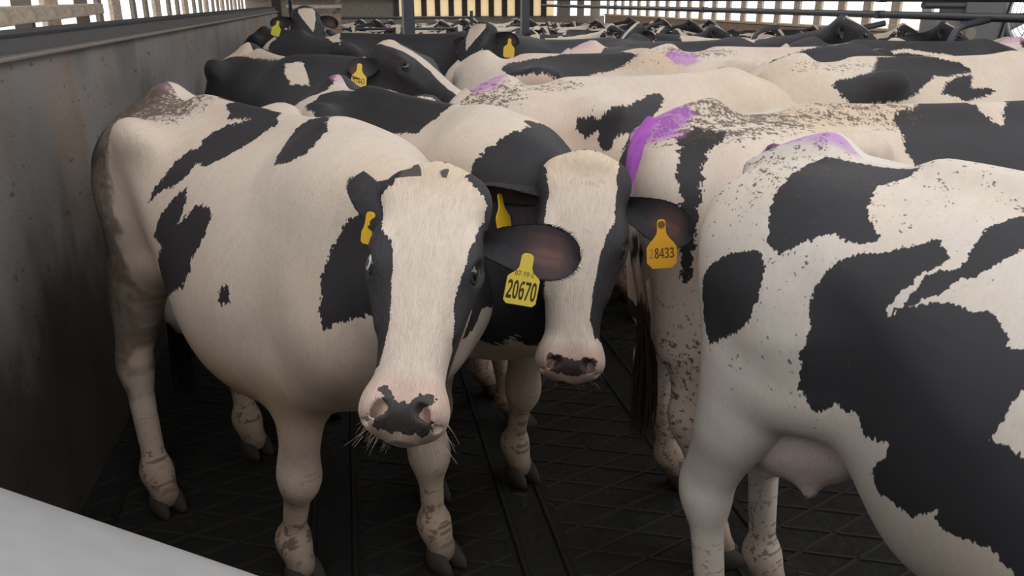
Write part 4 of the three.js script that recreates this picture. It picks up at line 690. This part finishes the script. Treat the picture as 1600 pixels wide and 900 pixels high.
// ───────────────────────── the herd behind ─────────────────────────
{
  const HP = [
    { poll: [1.95, 1.36, 0], dir: [0.62, -0.78, 0], right: [0, 0, 1] }, { poll: [1.8, 1.66, 0.05], dir: [0.8, -0.58, 0.15], right: [-0.15, 0, 1] },
    { poll: [1.72, 1.56, 0.32], dir: [0.35, -0.72, 0.55], right: [-0.75, 0, 0.6] }, { poll: [2.05, 1.15, 0], dir: [0.5, -0.86, 0], right: [0, 0, 1] }, { poll: [1.76, 1.6, -0.2], dir: [0.55, -0.7, -0.4], right: [0.5, 0, 0.85] }];
  const kinds = [
    ['mostly black', 'b', 0.58, [], blackFace], ['black and white pied', 'w', 0.5, [], stripFace], ['mostly white', 'w', 0.62, [], stripFace], ['white-rumped black', 'b', 0.66, [['w', -.3, 1.9, -.3, 1.6, .1, 1.68, .3, 1.9]], starFace],
    ['green-marked white', 'w', 0.6, [], blackFace], ['patchy black', 'b', 0.5, [['w', .2, 1.9, .3, 1.5, .5, 1.4, .6, 1.9]], stripFace], ['purple-marked white', 'w', 0.58, [], stripFace], ['white-banded black', 'b', 0.62, [['w', .8, 1.9, .85, 1.5, 1.0, 1.3, 1.1, 1.6, 1.2, 1.9]], starFace]];
  const r = rng(2024), protos = kinds.map((k, i) => makeCow({ L: 0.95, res: 0.04, headRes: 0.02, tex: 256, headTex: 128, udder: false, tail: false, hooves: false, face: k[4], head: HP[[0, 2, 1, 3, 2, 0, 4, 1][i]], hip: (i % 3) * 0.015 - 0.015,
    coat: { base: k[1], seed: 60 + i, noise: { f: 2.6, t: k[2], both: true }, right: k[3], left: k[3], pink: 0.4, paint: i === 4 ? [[0.1, 1.76, 0.3, 0.1, 0.05, 0.32, 0.17, 0.8]] : i === 6 ? [[0, 1.76, 0.15, 0.1, ...PALEPURPLE, 0.8]] : [] } }));
  const taken = scene.children.filter((o) => o.userData.category === 'cow').map((o) => { const c = Math.cos(o.rotation.y), s = -Math.sin(o.rotation.y); return [o.position.x + 0.75 * c, o.position.z + 0.75 * s, c, s]; });
  const first = new Set(), herd = []; let n = 0;
  const gap = (a, b) => { let m = 9; for (const p of [-0.7, 0, 0.75, 1.2]) for (const q of [-0.7, 0, 0.75, 1.2]) m = Math.min(m, Math.hypot(a[0] + a[2] * p - b[0] - b[2] * q, a[1] + a[3] * p - b[1] - b[3] * q)); return m; };
  for (let row = 0; row < 70; row++) for (let c = -1; c < 7; c++) {
    const z = -4.6 - row * 0.4 + (r() - 0.5) * 0.3, x = -0.2 + c * 2.6 + (row % 3) * 0.87 + (r() - 0.5) * 0.5, turn = r() < 0.14, deg = turn ? 150 + r() * 60 : 8 + r() * 40, k = Math.floor(r() * protos.length), a = [x + 0.75 * Math.cos(deg * Math.PI / 180), z + 0.75 * Math.sin(deg * Math.PI / 180), Math.cos(deg * Math.PI / 180), Math.sin(deg * Math.PI / 180)];
    if (z < -32 || a[0] > 9.0 || a[0] < 0.1 && z > -16.5 || a[0] < -2.2 || x > 9.2 || x < -0.3 && z > -16.5) continue;
    if (Math.hypot(a[0] - 8.35, a[1] + 10.1) < 1.5 || Math.hypot(a[0] - 0.8, a[1] + 10.6) < 0.55 || Math.hypot(a[0] - 3.1, a[1] + 14.4) < 0.55 || (a[0] < 1.3 && a[1] < -15.4 && a[1] > -18.6)) continue;
    if (taken.some((t) => gap(a, t) < 0.6)) continue;
    taken.push(a);
    const o = first.has(k) ? protos[k].clone() : protos[k]; first.add(k); n++;
    place(o, 'cow', x, z, deg, kinds[k][0] + ' cow', 'cows of the crowded herd behind');
    o.position.y = groundY(z + 0.5); herd.push([o, kinds[k][0], z > -11 ? 'the near half' : z > -20 ? 'the middle' : 'the far end', a]);
  }
  const byKind = new Map();
  for (const h of herd) { const key = h[1] + '|' + h[2]; byKind.set(key, [...(byKind.get(key) ?? []), h]); }
  const ORD = ['first', 'second', 'third', 'fourth', 'fifth', 'sixth', 'seventh', 'eighth', 'ninth', 'tenth', 'eleventh', 'twelfth'];
  for (const list of byKind.values()) list.sort((p, q) => p[3][0] / -p[3][1] - q[3][0] / -q[3][1]).forEach((h, i) => { h[0].userData.label = list.length === 1 ? 'the only ' + h[1] + ' cow in ' + h[2] + ' of the crowded herd' : (ORD[i] ?? 'last') + ' ' + h[1] + ' cow from the left in ' + h[2] + ' of the herd'; });
  let tr = 0; scene.traverse((m) => { if (m.isMesh) tr += (m.geometry.index ? m.geometry.index.count : m.geometry.attributes.position.count) / 3; }); console.log('herd', n, 'triangles', tr);
}

// ───────────────────────── rails, columns and fittings ─────────────────────────
const pipe = (pts, r, seg = 24, rs = 10) => new THREE.TubeGeometry(new THREE.CatmullRomCurve3(pts, false, 'catmullrom', 0.3), seg, r, rs, false);
{
  const galv = mat([1, 1, 1], 0.5, { metalness: 0.25, map: dataTex(256, 256, (u, v, o) => { const g = 0.4 * (0.85 + 0.2 * fbm(u * 10, v * 6) + 0.08 * vn(u * 60, v * 60)); o[0] = g; o[1] = g * 1.0; o[2] = g * 1.0;  }) });
  const g = new THREE.Group(); g.name = 'gate_rail'; g.position.set(-0.5, 0, -0.815);
  const a = V3(-0.5, 1.2, -0.35), b = V3(0.75, 1.2, 0.525);
  mesh('tube', pipe([a, a.clone().lerp(b, 0.5), b], 0.085, 8, 48), galv, g);
  for (const e of [a, b]) { const d = b.clone().sub(a).normalize(); const c = mesh('end_flange', new THREE.CylinderGeometry(0.1, 0.1, 0.02, 32), galv, g); c.position.copy(e); c.quaternion.setFromUnitVectors(V3(0, 1, 0), d); const p = mesh('leg', new THREE.CylinderGeometry(0.04, 0.04, 1.12, 20).translate(0, 0.56, 0), galv, g); p.position.set(e.x, 0, e.z); }
  tag(g, 'thick pale grey steel rail crossing the bottom left corner, nearest to the viewer', 'rail'); scene.add(g);
}
{
  const rail = (y, x, z0, z1, label) => { const g = new THREE.Group(); g.name = numbered('pipe_rail'); g.position.set(x, 0, (z0 + z1) / 2); const h = (z1 - z0) / 2; mesh('tube', pipe([V3(0, y, -h), V3(0, y, 0), V3(0, y, h)], 0.04, 4), steel, g); for (let i = 0; i < 4; i++) mesh('clamp', new THREE.BoxGeometry(0.09, 0.09, 0.06).translate(0, y, lerp(-h, h, (i + 0.5) / 4)), steel, g); tag(g, label, 'rail'); scene.add(g); };
  rail(1.58, 6.15, -26, -6.4, 'lower of the two long dark pipe rails in front of the right windows');
  rail(1.76, 6.15, -26, -6.4, 'upper of the two long dark pipe rails in front of the right windows');
  [[-7.1, 'nearest'], [-8.7, 'second nearest'], [-11.1, 'third'], [-15.6, 'farthest']].forEach(([z, which]) => {
    const g = new THREE.Group(); g.name = numbered('bent_pipe_post'); g.position.set(5.7, groundY(z), z);
    mesh('upright', pipe([V3(0, 0, 0), V3(0, 0.7, 0), V3(0, 1.3, 0), V3(0.1, 1.58, 0), V3(0.42, 1.66, 0)], 0.034, 28, 12), steel, g);
    mesh('base_plate', new THREE.CylinderGeometry(0.1, 0.1, 0.02, 16).translate(0, 0.01, 0), steel, g);
    tag(g, which + ' of the four bent steel pipe posts holding the dark rails at the right', 'post', 'bent pipe posts'); scene.add(g);
  });
  [[0.8, -10.6, 'left steel roof column standing in the herd, in the middle of the picture'], [3.1, -14.4, 'right steel roof column standing in the herd, before the amber panels']].forEach(([x, z, label]) => {
    const g = new THREE.Group(); g.name = numbered('roof_column'); g.position.set(x, groundY(z), z);
    mesh('web', new THREE.BoxGeometry(0.02, 5.2, 0.14).translate(0, 2.6, 0), steel, g);
    for (const s of [-1, 1]) mesh('flange', new THREE.BoxGeometry(0.13, 5.2, 0.016).translate(0, 2.6, s * 0.07), s > 0 ? steel : paleSteel, g);
    mesh('edge_angle', new THREE.BoxGeometry(0.03, 5.2, 0.03).translate(-0.075, 2.6, 0.06), paleSteel, g);
    tag(g, label, 'column'); scene.add(g);
  });
}
{                                                                     // fittings at the right end
  const g = new THREE.Group(); g.name = 'feed_hopper'; g.position.set(8.35, 0, -10.1);
  const sh = new THREE.Shape([[-0.22, 1.12], [0.34, 1.12], [0.4, 1.4], [0.34, 1.75], [0.2, 2.1], [-0.25, 2.1]].map((p) => new THREE.Vector2(...p)));
  const grey = mat([0.16, 0.155, 0.16], 0.6, { metalness: 0.3 });
  mesh('housing', new THREE.ExtrudeGeometry(sh, { depth: 0.5, bevelEnabled: true, bevelSize: 0.01, bevelThickness: 0.01 }).translate(0, 0, -0.25), grey, g);
  mesh('side_panel', new RoundedBoxGeometry(0.42, 0.2, 0.3, 2, 0.02).translate(-0.42, 1.4, 0.05), mat([0.26, 0.25, 0.25], 0.6), g);
  mesh('pipe', new THREE.CylinderGeometry(0.05, 0.05, 1.1, 16).rotateZ(Math.PI / 2).translate(-0.3, 1.68, 0.2), steel, g);
  mesh('motor', new THREE.CylinderGeometry(0.08, 0.08, 0.2, 20).rotateX(Math.PI / 2).translate(-0.22, 1.32, 0.3), mat([0.3, 0.25, 0.2], 0.6), g);
  mesh('edge_strip', new THREE.BoxGeometry(0.02, 0.8, 0.02).rotateZ(-0.16).translate(0.38, 1.5, 0.27), dark, g);
  for (const x of [-0.15, 0.28]) mesh('leg', new THREE.BoxGeometry(0.06, 1.12, 0.06).translate(x, 0.56, 0), steel, g);
  tag(g, 'grey metal equipment housing on legs by the right windows', 'machine'); scene.add(g);
  const f = new THREE.Group(); f.name = 'barn_fan'; f.position.set(10.25, 0, -11.0);
  mesh('shroud', new THREE.TorusGeometry(0.48, 0.05, 12, 48).translate(0, 1.55, 0), paleSteel, f);
  for (let i = 0; i < 6; i++) mesh('guard_ring', new THREE.TorusGeometry(0.08 + i * 0.07, 0.004, 6, 40).translate(0, 1.55, 0.05), steel, f);
  for (let i = 0; i < 6; i++) mesh('spoke', new THREE.CylinderGeometry(0.006, 0.006, 0.94, 8).rotateZ((i * Math.PI) / 6).translate(0, 1.55, 0.05), steel, f);
  for (let i = 0; i < 4; i++) { const b = new THREE.BoxGeometry(0.16, 0.4, 0.012); b.rotateY(0.5); b.translate(0, 0.24, 0); b.rotateZ((i * Math.PI) / 2 + 0.4); b.translate(0, 1.55, 0); mesh('blade', b, paleSteel, f); }
  mesh('hub', new THREE.CylinderGeometry(0.07, 0.07, 0.14, 20).rotateX(Math.PI / 2).translate(0, 1.55, 0), steel, f);
  for (const x of [-0.5, 0.5]) mesh('stand', new THREE.BoxGeometry(0.05, 1.6, 0.05).translate(x, 0.8, 0), steel, f);
  tag(f, 'round barn fan with wire guard at the right edge', 'fan'); scene.add(f);
  const c = new THREE.Group(); c.name = 'timber_post'; c.position.set(9.5, 0, -10.95);
  mesh('post', boxUV(new RoundedBoxGeometry(0.2, 3.8, 0.2, 2, 0.01).translate(0, 1.9, 0)), paleWood, c); mesh('strap', new THREE.BoxGeometry(0.5, 0.03, 0.03).translate(0.3, 1.5, 0.1), paleWood, c);
  tag(c, 'pale square timber post left of the barn fan', 'post'); scene.add(c);
}
{                                                                     // beyond the end of the concrete wall
  const d = new THREE.Group(); d.name = 'gate_post'; d.position.set(-1.08, groundY(-14.6), -14.6);
  mesh('post', new THREE.BoxGeometry(0.14, 3.4, 0.2).translate(0, 1.7, 0), darkWood, d); mesh('hinge_plate', new THREE.BoxGeometry(0.16, 0.24, 0.04).translate(0.02, 1.5, 0.12), steel, d); mesh('frame', new THREE.BoxGeometry(0.05, 3.2, 0.1).translate(0.22, 1.6, 0), dark, d);
  tag(d, 'dark gate post at the far end of the concrete wall', 'post'); scene.add(d);
  const p = new THREE.Group(); p.name = 'timber_partition'; p.position.set(-0.55, groundY(-17), -17);
  for (let i = 0; i < 5; i++) mesh('board', boxUV(new RoundedBoxGeometry(1.0, 0.29, 0.05, 1, 0.006).translate(0, 0.5 + i * 0.3, 0)), tanWood, p);
  mesh('cap_rail', boxUV(new THREE.BoxGeometry(1.06, 0.06, 0.12).translate(0, 1.98, 0)), paleWood, p); for (const x of [-0.46, 0.46]) mesh('post', boxUV(new THREE.BoxGeometry(0.1, 2.6, 0.1).translate(x, 1.3, -0.08)), greyWood, p);
  tag(p, 'tan board partition beyond the end of the concrete wall', 'partition'); scene.add(p);
  const f = new THREE.Group(); f.name = 'pipe_fence'; f.position.set(1.4, groundY(-20), -20);
  for (let i = 0; i < 4; i++) mesh('bar', new THREE.CylinderGeometry(0.03, 0.03, 3.2, 10).rotateZ(Math.PI / 2).translate(0, 1.0 + i * 0.25, 0), steel, f);
  for (const x of [-1.6, 0, 1.6]) mesh('upright', new THREE.CylinderGeometry(0.04, 0.04, 1.9, 10).translate(x, 0.95, 0), steel, f);
  tag(f, 'dark pipe fence far back behind the left column', 'fence'); scene.add(f);
}

renderer.render(scene, camera);
